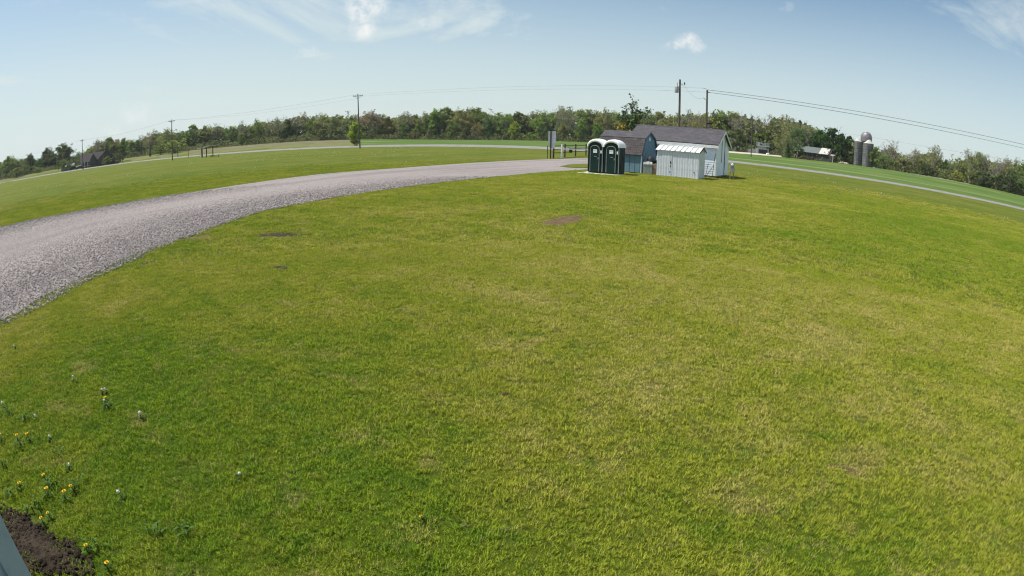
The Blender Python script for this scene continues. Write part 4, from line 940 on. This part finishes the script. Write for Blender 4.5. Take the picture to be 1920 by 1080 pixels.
# trees and bushes standing out in front of the wood
FRONT = [
 (229, 271, 'full', DARK, .8, -24, 'round dark green tree beside the right gable of the house', None), (281, 270, 'spruce', DARK, .7, -16, 'small pointed dark evergreen right of the brown-roofed house', None),
 (326, 260, 'bush', LIME, 1.5, -14, 'wide bright green bush below the second utility pole', None), (300, 268, 'bush', GREEN, 1.3, -12, 'mid green bush left of the second utility pole', None),
 (452, 248, 'column', GREEN, 1.4, -5, 'light green narrow young tree in front of the left woods', None), (700, 236, 'mid', DARK, .9, -5, 'dark lower tree just right of the sapling', None),
 (757, 228, 'full', GREEN, .6, -8, 'upright fresh green tree in front of the middle wood', None), (783, 231, 'full', GREEN, .8, -8, 'rounded fresh green tree in front of the middle wood', None),
 (806, 236, 'full', OLIVE, .7, -8, 'small olive tree third in the front row of the wood', None), (851, 222, 'full', GREEN, .8, -6, 'tall mid green tree in the front middle of the wood', None),
 (872, 240, 'full', DARK, .7, -9, 'short dark tree below the highest part of the wood', None), (896, 226, 'mid', OLIVE, .8, -6, 'loose olive tree before the dark trunks of the wood', None),
 (917, 222, 'full', DARK, .7, -6, 'dark dense tree in the front of the wood', None), (966, 226, 'full', LIME, .75, -8, 'yellow-green tree standing out left of the sign', None),
 (994, 247, 'bush', LIME, 1.2, -9, 'low yellow-green bush left of the pale sign', None), (777, 249, 'bush', BROWN, 1.3, -9, 'low brownish bush at the edge of the middle wood', None),
 (738, 252, 'bush', GREY, 1.3, -9, 'low greyish scrub right of the sapling', None), (1089, 224, 'full', GREEN, .8, -6, 'fresh green tree above the rail fence', None), (1015, 228, 'full', GREEN, .8, -6, 'fresh green tree behind the left side of the sign', None),
 (1055, 230, 'full', OLIVE, .8, -7, 'olive tree behind the right side of the sign', None), (1120, 230, 'full', GREEN, .8, -6, 'green tree above the portable toilets', None),
 (1659, 289, 'bush', GREEN, 1.2, -6, 'rounded green bush right of the silos', None), (1690, 292, 'bush', OLIVE, 1.3, -6, 'olive bush second right of the silos', None), (1772, 323, 'bush', GREEN, 1.3, -6, 'small green bush at the field edge', None), (1796, 319, 'bush', LIME, 1.3, -6, 'small bright bush at the field edge on the right', None),
 (1740, 306, 'bush', DARK, 1.4, -3, 'dark shrub below the greyish tree on the right', None), (1845, 318, 'bush', DARK, 1.6, -3, 'dark shrub under the bare trees at far right', None), (1895, 322, 'bush', DARK, 1.6, -3, 'dark shrub at the right edge of the tree row', None),
 (1496, 240, 'mid', DARK, .9, -8, 'dark loose tree in front of the left end of the barn', None), (1478, 262, 'spruce', DARK, 1.3, -9, 'short dark evergreen left of the low barn', None),
 (1384, 240, 'full', DARK, .9, -14, 'dark green tree overhanging the white house beyond the road', None), (1472, 246, 'sparse', OLIVE, 1.2, 4, 'loose tree with pale leaves in the farmyard', None), (1432, 262, 'bush', DARK, 1.0, -8, 'dark shrub beside the farm garage', None),
 (200, 291, 'bush', GREEN, 1.0, -35, 'round green bush in front of the brown house gable', None), (219, 287, 'bush', DARK, 1.0, -34, 'dark bush at the right corner of the brown house', None), (120, 297, 'bush', GREEN, 1.1, -30, 'green bush partly hiding the low garage', None),
 (30, 312, 'bush', GREEN, 1.5, -6, 'green bush at the far left edge of the lawn', None), (72, 314, 'bush', GREEN, 1.5, -6, 'second green bush along the far left road', None),
]
for (x, y, kind, col, ws, dd, label, _) in FRONT:
    a = az_of(*far(x, 300, 100)[:2])
    plant_tree(kind, x, y, rt(a) + dd, label, col, ws, 'shrub' if kind == 'bush' else 'spruce_tree' if kind == 'spruce' else 'broadleaf_tree', 'shrub' if kind == 'bush' else 'tree')
plant_tree('dome', 1558, 236, 204, 'huge round dark green tree behind the low dark barn', (.046, .080, .020), 1.15, 'broadleaf_tree')
plant_tree('dome', 1590, 252, 222, 'dark green tree peeping out left of the silos', (.052, .085, .022), .8, 'broadleaf_tree')
T = plant_tree('column', 665, 226, 150, 'slim light green sapling growing beside the leaning utility pole', (.24, .31, .055), 1.45, 'sapling', yb=272)
plant_tree('bush', 668, 261, 149.5, 'brown-green scrub around the foot of the sapling', BROWN, 1.1, 'shrub', 'shrub', yb=272.5)

# the scraggly pine behind the blue barn: open broken top, ochre lower boughs
def pine():
    r = np.random.default_rng(5); V, Fc, C1, C2 = [], [], [], []
    b = far(1186, 246, 74); top = far(1184, 190, 74); z0 = 0.0; H = top.z
    T = empty('pine_tree', (b.x, b.y, 0), 0, 'scraggly open-topped pine with ochre lower boughs behind blue barn', 'tree')
    tr = [np.array([0., 0, 0]), np.array([.1, 0, H * .5]), np.array([-.05, 0, H * .72])]
    for a, c, ra, rb in ((tr[0], tr[1], .2, .14), (tr[1], tr[2], .14, .09)): add_tube_np(V, Fc, a, c, ra, rb, 6)
    # leaders reaching into the sky (offsets in metres from the trunk)
    lead = [((-.2, 0, .95), 1.0), ((-.05, .2, 1.06), 1.0), ((.45, 0, .98), .9), ((-1.35, .2, .80), .8), ((1.1, 0, .84), .8), ((1.75, -.1, .90), .9), ((2.35, .1, .88), .9), ((.6, .3, .80), .8), ((-.9, -.2, .86), .7)]
    for (dx, dy, f), _ in lead:
        st = np.array([0, 0, H * random.uniform(.55, .7)]); e = np.array([dx, dy, H * f]); m = (st + e) / 2 + np.array([dx * .2, 0, -.15])
        add_tube_np(V, Fc, st, m, .06, .045, 4); add_tube_np(V, Fc, m, e, .045, .02, 4)
        for s in r.uniform(.45, 1.05, 34): C1.append((m + (e - m) * (s * 2 - 1) if s > .5 else st + (m - st) * s * 2) + r.normal(0, .13, 3))
        for k in range(5):
            q = m + (e - m) * r.uniform(.2, 1); w = q + r.normal(0, .28, 3) + np.array([0, 0, .2]); add_tube_np(V, Fc, q, w, .018, .01, 3)
            for _ in range(9): C1.append(w + r.normal(0, .10, 3))
    z = H * .22
    while z < H * .74:
        rad = 2.5 * (1 - max(0, (z / H - .35)) * 1.1) * (1.0 if z > H * .3 else .9)
        for k in range(8):
            t = r.uniform(0, 6.28); q = rad * r.uniform(.55, 1.1); tip = np.array([q * math.cos(t), q * math.sin(t), z + q * .18])
            add_tube_np(V, Fc, np.array([0, 0, z]), tip, .045, .015, 3)
            tgt = C2 if (z < H * .62 and q > 1.25 and r.uniform() < .62) else C1
            for s in r.uniform(.35, 1.05, 46): tgt.append(np.array([0, 0, z]) * (1 - s) + tip * s + r.normal(0, .16, 3))
        z += H * .05
    share('trunk', mesh_from('trunk', V, Fc, 'bark'), T)
    for nm, C, col in (('crown', C1, (.070, .105, .042)), ('ochre_boughs', C2, (.30, .21, .04))):
        LV, LF, lr = cards(np.array(C), .125, r, .2); o = share(nm, mesh_from(nm, LV, LF, 'needle', lr), T); o.color = (*col, 1)
pine()

# depth of the woods behind and scrub at their foot: one unbroken mass
SKY = sorted([(x, y) for _, _, l in ZONES for (x, y, *_r) in l])
def woodland():
    r = np.random.default_rng(77); C = []; tone = []
    xs = [s[0] for s in SKY]; ys = [s[1] for s in SKY]
    base = lambda x: np.interp(x, [0, 150, 240, 400, 560, 690, 850, 1040, 1300, 1469, 1600, 1785, 1920], [338, 310, 297, 278, 265, 261, 262.5, 264.4, 275, 294, 312, 338, 367])
    for _ in range(80000):
        x = r.uniform(-30, 1950)
        if 1540 < x < 1640 and r.uniform() < .5: continue
        yt = np.interp(x, xs, ys); yb = base(x); q = r.uniform(0, 1)
        y = yb + (yt + (7 if x < 1640 else 14) + r.uniform(0, 6) - yb) * q
        a = az_of(*far(x, 300, 100)[:2]); D = rt(a) + r.uniform(14, 44)
        p = far(x, y, D); z = terrain(p.x, p.y); C.append((p.x, p.y, max(p.z, z + .2)))
        tone.append(np.clip(.45 + .3 * math.sin(x * .21) * math.sin(x * .047 + 1) + r.normal(0, .22), 0, 1))
    LV, LF, lr = cards(np.array(C), .72, r, .4, np.array(tone))
    o = bpy.data.objects.new('woodland', mesh_from('woodland', LV, LF, 'leaf', lr)); COL.objects.link(o); o.color = (.145, .165, .066, 1)
    tag(o, 'dense depth of the woods behind the front trees', 'woodland', kind='stuff')
    C, tone = [], []
    for _ in range(24000):
        x = r.uniform(-30, 1950); a = az_of(*far(x, 300, 100)[:2]); D = rt(a) + r.uniform(-3, 10); 
        if 33 < a < 38: D += 14
        hmax = 1.3 + 1.6 * abs(math.sin(x * .035)) + .8 * abs(math.sin(x * .11 + 1))
        b = pol(a, D); C.append((b[0] + r.normal(0, .5), b[1] + r.normal(0, .5), b[2] + hmax * r.uniform(0, 1) ** 1.3)); tone.append(np.clip(.5 + .3 * math.sin(x * .09) + r.normal(0, .2), 0, 1))
    LV, LF, lr = cards(np.array(C), .34, r, .4, np.array(tone))
    o = bpy.data.objects.new('undergrowth', mesh_from('undergrowth', LV, LF, 'leaf', lr)); COL.objects.link(o); o.color = (.125, .14, .06, 1)
    tag(o, 'low scrub along the foot of the woods', 'undergrowth', kind='stuff')
woodland()

# ------------------------------------------------------------------ far buildings
def gable_house(parent, x0, y0, x1, y1, he, hr, wall, roof, axis='x', ov=.4):
    MB().box(x0, y0, 0, x1, y1, he).build('wall', wall, parent)
    if axis == 'x':
        my = (y0 + y1) / 2; MB().prismx([(y0, he), (y1, he), (my, hr)], x0, x1).build('gable_wall', wall, parent); s = (hr - he) / (my - y0)
        roof_slab(parent, x0 - ov, x1 + ov, y0 - ov, he - s * ov + .04, my, hr + .04, .15, roof); roof_slab(parent, x0 - ov, x1 + ov, y1 + ov, he - s * ov + .04, my, hr + .04, .15, roof)
    else:
        mx = (x0 + x1) / 2; MB().prism([(x0, he), (x1, he), (mx, hr)], y0, y1).build('gable_wall', wall, parent); s = (hr - he) / (mx - x0)
        for xa in (x0 - ov, x1 + ov):
            d = Vector((mx - xa, 0, hr - he + s * ov)); MB().add([(xa, y0 - ov, he - s * ov + .04), (mx, y0 - ov, hr + .04), (mx, y1 + ov, hr + .04), (xa, y1 + ov, he - s * ov + .04), (xa, y0 - ov, he - s * ov + .2), (mx, y0 - ov, hr + .2), (mx, y1 + ov, hr + .2), (xa, y1 + ov, he - s * ov + .2)],
                [(0, 1, 2, 3), (4, 7, 6, 5), (0, 4, 5, 1), (1, 5, 6, 2), (2, 6, 7, 3), (3, 7, 4, 0)]).build('roof_slope', roof, parent)
def site(px, D): p = far(px, 300, D); return Vector((p.x, p.y, terrain(p.x, p.y))), -math.atan2(p.x, p.y)
# brown house on the left
p, rz = site(184, 259)
T = empty('brown_house', p, rz, 'brown-roofed low house with dark walls among trees on the left', 'house'); T.scale = (1.12, 1.12, 1.08)
gable_house(T, -7.6, 0, 4.0, 8, 2.5, 5.6, 'brownwall', 'dshingle', 'x')
gable_house(T, -.2, -3.2, 7.4, 5.0, 2.5, 5.9, 'brownwall', 'dshingle', 'y')
gable_house(T, -3.4, -1.6, -.6, 3, 2.9, 5.2, 'brownwall', 'dshingle', 'y', .2)
MB().box(3.0, 2.0, 5, 3.9, 2.9, 6.9).build('chimney', 'brownwall', T)
for x in (-6.6, -5.2, -4.2):
    w = MB().box(x, -.06, .9, x + 1.0, -.01, 2.1).build('window', 'glass', T); MB().box(x - .1, -.1, .75, x + 1.1, -.07, .88).build('sill', 'whitepaint', w)
w = MB().box(1.5, -3.28, .9, 3.0, -3.21, 2.2).build('window', 'glass', T); MB().box(1.4, -3.32, .75, 3.1, -3.29, .88).build('sill', 'whitepaint', w)
for x in (-7.2, -5.9, -4.6): MB().box(x, -1.0, 0, x + .15, -.85, 2.4).build('porch_post', 'whitepaint', T)
p, rz = site(125, 268)
T = empty('garage', p, rz - .2, 'low pale-roofed garage left of the brown house', 'garage')
gable_house(T, -3.2, 0, 3.4, 6, 1.9, 2.8, 'steel', 'greysteel', 'x', .3)
MB().box(-1.5, -.06, .05, 1.6, -.01, 2.0).build('garage_door', 'steel', T)
def car(px, D, label, mat, s=1.0, dz=0.0, rot=0.3):
    p, rz = site(px, D); T = empty('parked_car', p + Vector((0, 0, dz)), rz + rot, label, 'car')
    prof = [(-2.2, .35), (-2.25, .75), (-1.5, .95), (-.9, 1.42), (.7, 1.46), (1.5, 1.0), (2.2, .85), (2.25, .4)]
    MB().prism(prof, -.85, .85).build('body', mat, T, bevel=.05)
    MB().prism([(-1.35, .98), (-.85, 1.36), (.65, 1.4), (1.3, 1.02)], -.87, .87).build('window', 'glass', T)
    for x in (-1.4, 1.4):
        for y in (-.8, .8):
            w = MB().lathe([(.34, -.1), (.34, .1), (.2, .11)], 14).build('wheel', 'black', T); w.location = (x, y, .34); w.rotation_euler = (math.pi / 2 * (1 if y < 0 else -1), 0, 0)
car(137, 262, 'dark car parked beside the pale garage on the left', 'carpaint', dz=.3)
car(148, 258, 'second dark car parked nearer the brown house', 'carpaint', dz=.1)
# shelter by the road
p0, p1 = gnd(379, 295.4), gnd(404, 293.6)
T = empty('field_shelter', p0, 0, 'small flat-roofed open shelter standing in the lawn by the road', 'shelter')
u = (p1 - p0); u.z = 0; ln = u.length; u.normalize(); ang = math.atan2(u.y, u.x); T.rotation_euler = (0, 0, ang); W_ = min(ln, 5.2)
MB().box(-.1, -.12, 0, .18, .12, 2.55).build('post', 'darkpost', T); MB().box(-.55, -.1, 0, -.35, .1, 2.5).build('post', 'whitepaint', T)
MB().box(-.1, 1.4, 0, .1, 1.6, 2.5).build('post', 'darkpost', T); 
MB().box(-1.3, -.9, 2.5, W_ * .55, 2.2, 2.62).add([(W_ * .45, -.9, 2.62), (W_, -.9, 2.9), (W_, 2.2, 2.9), (W_ * .45, 2.2, 2.62), (W_ * .45, -.9, 2.74), (W_, -.9, 3.02), (W_, 2.2, 3.02), (W_ * .45, 2.2, 2.74)], [(0, 1, 2, 3), (4, 7, 6, 5), (0, 4, 5, 1), (1, 5, 6, 2), (2, 6, 7, 3), (3, 7, 4, 0)]).build('roof', 'concrete', T)
MB().box(W_ - .3, .4, 0, W_ - .15, .6, 2.9).build('post', 'darkpost', T)
p = gnd(403, 294.2)
T = empty('bench', p, .4, 'dark low bench on the lawn beside the open shelter', 'bench')
MB().box(-1.3, -.25, .38, 1.3, .25, .48).build('seat', 'darkpost', T); MB().box(-1.1, -.2, 0, -.95, .2, .38).build('leg', 'darkpost', T); MB().box(.95, -.2, 0, 1.1, .2, .38).build('leg', 'darkpost', T)
for x, lab in ((333.5, 'dark post left of the open shelter, farthest from it'), (353, 'thin dark post just left of the open shelter')):
    p = gnd(x, 295.8 if x < 340 else 295); h = 2.6
    o = MB().tube([p, p + Vector((.05, 0, h))], .13 if x < 340 else .08, 6).build('target_post', 'darkpost'); tag(o, lab, 'post')
# farm beyond the road on the right
p, rz = site(1369, 232)
T = empty('white_house', p, rz + .2, 'white house sliver beyond the road right of long shed', 'house')
gable_house(T, -5, 0, 2.1, 7, 3.0, 5.2, 'whitepaint', 'greysteel', 'x', .3)
w = MB().box(.3, -.06, 1.2, 1.3, -.01, 2.6).build('window', 'glass', T)
p, rz = site(1430, 200)
T = empty('farm_garage', p, rz + .12, 'pale farm garage, walls greyed to put in tree shade, with a dark open doorway', 'garage')
gable_house(T, -2.1, 0, 2.0, 6, 2.9, 4.2, 'greytote', 'greysteel', 'x', .3)  # grey wall colour has the shade of the trees painted in
MB().box(-1.6, -.06, .05, 1.6, -.01, 1.9).build('doorway', 'black', T)
MB().box(-5.2, 1.0, 0, -2.4, 1.2, 1.7).build('side_panel', 'steel', T)
o = MB().box(-.5, -.35, 0, .5, .35, .9).build('white_tank', 'pwhite', bevel=.12); p, rz = site(1439, 197); o.location = p; tag(o, 'small white tank beside the farm garage doorway', 'tank')
p, rz = site(1529, 196)
T = empty('low_barn', p, rz - .32, 'long low dark red barn with grey and white roof', 'barn')
MB().box(-7.8, 0, 0, 6.2, 6, 2.5).build('wall', 'maroon', T)
for i in range(14): MB().box(-7.8 + i * 1.0 + .02, -.05, .05, -7.8 + i * 1.0 + .96, -.005, 2.45).build('wall_board', 'maroon' if i < 8 else 'brownwall', T)
roof_slab(T, -8.1, 1.15, -.5, 2.35, 3, 4.35, .12, 'greysteel'); roof_slab(T, 1.2, 4.6, -.5, 2.38, 3, 4.5, .12, 'concrete'); roof_slab(T, -8.1, 5.4, 6.5, 2.35, 3, 4.35, .12, 'greysteel')
roof_slab(T, 5.45, 7.0, -.5, 2.35, 1.2, 2.6, .12, 'galvroof')
MB().prismx([(0, 2.5), (6, 2.5), (3, 4.3)], -7.8, 5.3).build('gable_wall', 'maroon', T)
MB().tube([(6.6, -.6, 0), (6.6, -.6, 2.4)], .09, 6).build('post', 'whitepaint', T)
MB().box(-3.0, -.09, .1, -1.0, -.06, 2.1).build('barn_door', 'brownwall', T)
def silo(px, D, dia, ytop, label, broken, seed):
    p, rz = site(px, D); H = far(px, ytop, D).z - p.z
    T = empty('silo', p, rz, label, 'silo', 'farm silos'); r = dia / 2
    MB().lathe([(r, 0), (r, H), (r - .15, H), (r - .15, H - 1)], 24).build('wall', 'stave', T)
    for i in range(int(H / .8)):
        z = .4 + i * .8; MB().lathe([(r + .005, z - .03), (r + .05, z - .03), (r + .05, z + .03), (r + .005, z + .03)], 24).build('hoop', 'steel', T)
    MB().box(-.55, -r - .35, .2, .0, -r + .1, H - .3).build('chute', 'stave', T)
    # remains of the roof: a curled plate standing on part of the rim
    vs, fs = [], []; n = 12
    for i in range(n + 1):
        t = broken[0] + (broken[1] - broken[0]) * i / n; k = math.sin(math.pi * i / n)
        vs += [(r * math.cos(t), r * math.sin(t), H), (r * .55 * math.cos(t), r * .55 * math.sin(t), H + .2 + broken[2] * k)]
    for i in range(n): fs.append((2 * i, 2 * i + 2, 2 * i + 3, 2 * i + 1))
    m = MB().add(vs, fs).build('broken_cap', 'concrete', T); md = m.modifiers.new('s', 'SOLIDIFY'); md.thickness = .08
    return T
silo(1608.5, 196, 3.0, 265, 'shorter grey concrete silo with broken cap, left of pair', (2.6, 5.6, 1.0), 1)
silo(1627, 194, 3.7, 269, 'wider grey concrete silo with broken cap, right of pair', (3.4, 6.6, 1.1), 2)
p, rz = site(1622.5, 201); H = far(1622, 262, 201).z - p.z
T = empty('silo', p, rz, 'tall silo with dull metal dome behind the two broken silos', 'silo', 'farm silos')
MB().lathe([(2.0, 0), (2.0, H)], 24).build('wall', 'stave', T)
MB().lathe([(2.12, H - .6), (2.12, H + .5)] + [(2.12 * math.cos(t) ** .75, H + .5 + 2.3 * math.sin(t)) for t in np.linspace(.1, 1.5, 9)], 24).build('dome', 'dome', T, True)
MB().lathe([(.5, 0), (.45, .18), (.1, .25)], 12, (-.3, -.2, H + 2.7)).build('dome_hatch', 'galvroof', T)
p, rz = site(1582, 190)
bm_ = MB(); rs = random.Random(4)
for i in range(26):
    a, q = rs.uniform(0, 6.28), rs.uniform(0, 1) ** .5; sx = rs.uniform(.15, .4)
    bm_.lathe([(sx, 0), (sx * 1.1, sx * .5), (sx * .5, sx)], 6, (q * 1.9 * math.cos(a), q * .8 * math.sin(a), max(0, .6 * (1 - q)) * rs.uniform(.4, 1)))
o = bm_.build('rubble_heap', 'stoneheap'); o.location = p; tag(o, 'low pale heap of rubble beside the silos', 'rubble', kind='stuff')
p, rz = site(1646, 192)
o = MB().box(-1.6, -.6, 0, 1.2, .6, .25).build('blue_tarp', simple('blue_tarp', (.20, .26, .42), .6)); o.location = p; tag(o, 'flat pale blue sheet on the ground right of silos', 'tarp')

# ------------------------------------------------------------------ corner of the camera's own building
cx0, cy0 = 2.0 * math.sin(R(-62.75)), 2.0 * math.cos(R(-62.75))
T = empty('building_corner', (cx0, cy0, 0), 0, 'smooth blue-grey building corner at the lower left edge', 'building')
MB().box(-2.5, -4.0, 0, -.02, -.015, 3.0).build('wall', 'greywall', T)
MB().box(-.10, -.11, .0, .0, .0, 3.0).build('corner_trim', 'greywall', T)

# ------------------------------------------------------------------ dandelions
def dandelion(px, kind, label, leaves=5, s=1.0):
    p = gnd(*px); T = empty('dandelion', p, random.uniform(0, 6.28), label, 'dandelion', 'dandelions in the near lawn')
    s *= random.uniform(.62, .88); h = random.uniform(.085, .13) * s; lx, ly = random.uniform(-.02, .02), random.uniform(-.02, .02)
    MB().tube([(0, 0, 0), (lx * .5, ly * .5, h * .6), (lx, ly, h)], .0022, 5).build('stem', 'stem', T)
    if kind == 'y':
        m = MB(); n = 16
        for ring, (rr_, z) in enumerate(((.024 * s, .004), (.017 * s, .010), (.009 * s, .014))):
            for k in range(n - ring * 4):
                t = 2 * math.pi * (k + ring * .4) / (n - ring * 4); w = .0042 * s
                c, s_ = math.cos(t), math.sin(t)
                m.add([(lx - s_ * w * .6, ly + c * w * .6, h), (lx + s_ * w * .6, ly - c * w * .6, h), (lx + c * rr_ + s_ * w, ly + s_ * rr_ - c * w, h + z), (lx + c * rr_ - s_ * w, ly + s_ * rr_ + c * w, h + z)], [(0, 1, 2, 3)])
        m.build('flower_head', 'yellow', T)
    else:
        r = random.Random(int(px[0])); m = MB()
        m.lathe([(q_ * s, z_ * s) for q_, z_ in [(.002, -.016), (.012, -.012), (.018, 0), (.013, .013), (.002, .018)]], 8, (lx, ly, h))
        for k in range(40):
            d = Vector((r.gauss(0, 1), r.gauss(0, 1), r.gauss(0, 1))).normalized(); c = Vector((lx, ly, h)) + d * .024 * s; a = d.orthogonal().normalized() * .005 * s; b = d.cross(a)
            m.add([c - a, c + b, c + a, c - b], [(0, 1, 2, 3)])
        m.build('seed_head', 'fluff', T)
    for k in range(leaves):
        t = 2 * math.pi * k / leaves + random.uniform(-.4, .4); L_ = random.uniform(.05, .085) * s; c, s_ = math.cos(t), math.sin(t); up = random.uniform(.02, .06)
        vs = []; prof = [(0, .003), (.3, .009), (.45, .006), (.6, .013), (.72, .008), (.86, .011), (1, .001)]
        for q, w in prof:
            z = up * math.sin(q * 2.4) + .008
            vs += [(c * q * L_ - s_ * w, s_ * q * L_ + c * w, z), (c * q * L_ + s_ * w, s_ * q * L_ - c * w, z)]
        MB().add(vs, [(2 * i, 2 * i + 1, 2 * i + 3, 2 * i + 2) for i in range(len(prof) - 1)]).build('leaf', 'stem', T)
DD = [((90, 906), 'y', 'yellow dandelion at the top of the cluster above the soil bed'), ((93, 935), 'y', 'yellow dandelion in the centre of the cluster above soil bed'), ((125, 941), 'y', 'yellow dandelion right of the cluster centre above the soil'),
      ((141, 924), 'y', 'yellow dandelion rightmost in the cluster above the soil bed'), ((40, 919), 'y', 'lone yellow dandelion left of the cluster above the soil'), ((96, 974), 'y', 'yellow dandelion close above the edge of the soil bed'), ((84, 985), 'y', 'orange-yellow dandelion touching the soil bed edge'),
      ((166, 1038), 'y', 'yellow dandelion on the right edge of the soil bed'), ((205, 1071), 'y', 'lowest yellow dandelion, near the bottom edge of the picture'), ((36, 832), 'y', 'yellow dandelion with leaf clump at the left edge'), ((57, 829), 'y', 'yellow dandelion just right of the left-edge leaf clump'), ((4, 830), 'y', 'yellow dandelion cut by the left edge'),
      ((200, 757), 'y', 'yellow dandelion below the pair of white seed heads'), ((793, 977), 'y', 'single yellow dandelion alone in the bottom middle lawn'),
      ((194, 743), 'w', 'left white seed head of the upper pair'), ((201, 742), 'w', 'right white seed head of the upper pair'), ((200, 764), 'w', 'white seed head under the upper yellow dandelion'), ((140, 718), 'w', 'highest white dandelion seed head near left edge'), ((265, 787), 'w', 'white seed head with a dark centre right of others'),
      ((67, 788), 'w', 'round white seed head beside the left leaf clumps'), ((95, 831), 'w', 'small white seed head right of left yellow dandelions'), ((231, 937), 'w', 'white seed head alone right of the yellow cluster'), ((448, 903), 'w', 'far right white seed head in the lower lawn'), ((131, 882), 'w', 'pale seed head above the yellow cluster'), ((9, 769), 'w', 'pale seed head among leaf clumps at left edge'), ((30, 656), 'w', 'tiny white seed head near the gravel edge')]
for px, k, lab in DD: dandelion(px, k, lab, s=.55 if px[0] > 700 else 1.0)
WEEDS = [((20, 780), 'ragged leaf clump touching the left edge, highest of the weeds'), ((45, 788), 'leaf clump just right of the highest left-edge weed'), ((36, 842), 'leaf clump under the left-edge yellow dandelions'), ((110, 857), 'dark leaf clump alone right of the left-edge dandelions'), ((15, 875), 'leaf clump at the left edge above lone yellow dandelion'),
         ((98, 915), 'leaf clump under the topmost yellow dandelion of the cluster'), ((75, 950), 'tall leaves left of the yellow cluster above the soil'), ((146, 912), 'tall leaves right of the yellow dandelion cluster'), ((60, 962), 'leaf clump close above the soil bed'), ((292, 1004), 'left leaf clump of two in the bottom left lawn'), ((347, 1000), 'right leaf clump of two in the bottom left lawn'),
         ((206, 769), 'small leaf clump under the pair of white seed heads'), ((20, 932), 'pale leaves at the left edge above the soil'), ((183, 1030), 'leaf clump at the right side of the soil bed')]
for q, lab in WEEDS:
    T = empty('weed', gnd(*q), 0, lab, 'weed', 'weed clumps near the soil bed')
    for k in range(random.randint(7, 10)):
        t = random.uniform(0, 6.28); L_ = random.uniform(.05, .11); c, s_ = math.cos(t), math.sin(t); up = random.uniform(.03, .085); ox, oy = random.uniform(-.05, .05), random.uniform(-.05, .05)
        vs = []; prof = [(0, .003), (.3, .007), (.45, .005), (.6, .010), (.8, .008), (1, .001)]
        for u_, w in prof:
            z = up * math.sin(u_ * 2.2) + .01; vs += [(ox + c * u_ * L_ - s_ * w, oy + s_ * u_ * L_ + c * w, z), (ox + c * u_ * L_ + s_ * w, oy + s_ * u_ * L_ - c * w, z)]
        MB().add(vs, [(2 * j, 2 * j + 1, 2 * j + 3, 2 * j + 2) for j in range(len(prof) - 1)]).build('leaf', 'stem', T)
# countless far seed heads on the lawn beyond
r = np.random.default_rng(9); m = MB()
cl = [(r.uniform(-70, -5), r.uniform(45, 120)) for _ in range(70)] + [(r.uniform(12, 60), r.uniform(30, 62)) for _ in range(9)]
for cx, cy in cl:
    if math.hypot(cx, cy) > at_az(RR, az_of(cx, cy)) - 6: continue
    for _ in range(int(r.integers(2, 6))):
        x, y = cx + r.normal(0, 1.6), cy + r.normal(0, .5)
        if in_poly(np.array([[x, y]]), DRIVE)[0]: continue
        s = r.uniform(.022, .042); m.lathe([(s * .3, -s), (s, 0), (s * .3, s)], 5, (x, y, .13))
tag(m.build('seed_heads', 'fluff'), 'scattered white dandelion seed heads on the far lawn', 'dandelions', kind='stuff')

# ------------------------------------------------------------------ summer air between the lawn and the far trees
hm = bpy.data.materials.new('haze_air'); hm.use_nodes = True; hn = hm.node_tree; hn.nodes.clear()
pv = N(hn, 'ShaderNodeVolumePrincipled'); pv.inputs['Color'].default_value = (.86, .93, 1, 1); pv.inputs['Density'].default_value = .00013; pv.inputs['Anisotropy'].default_value = .2
ho = N(hn, 'ShaderNodeOutputMaterial'); hn.links.new(pv.outputs[0], ho.inputs['Volume'])
hz = MB().box(-5150, -5150, -1.2, 5150, 5150, 26).build('haze', hm); tag(hz, 'thin summer haze softening the far trees', 'haze', kind='stuff')
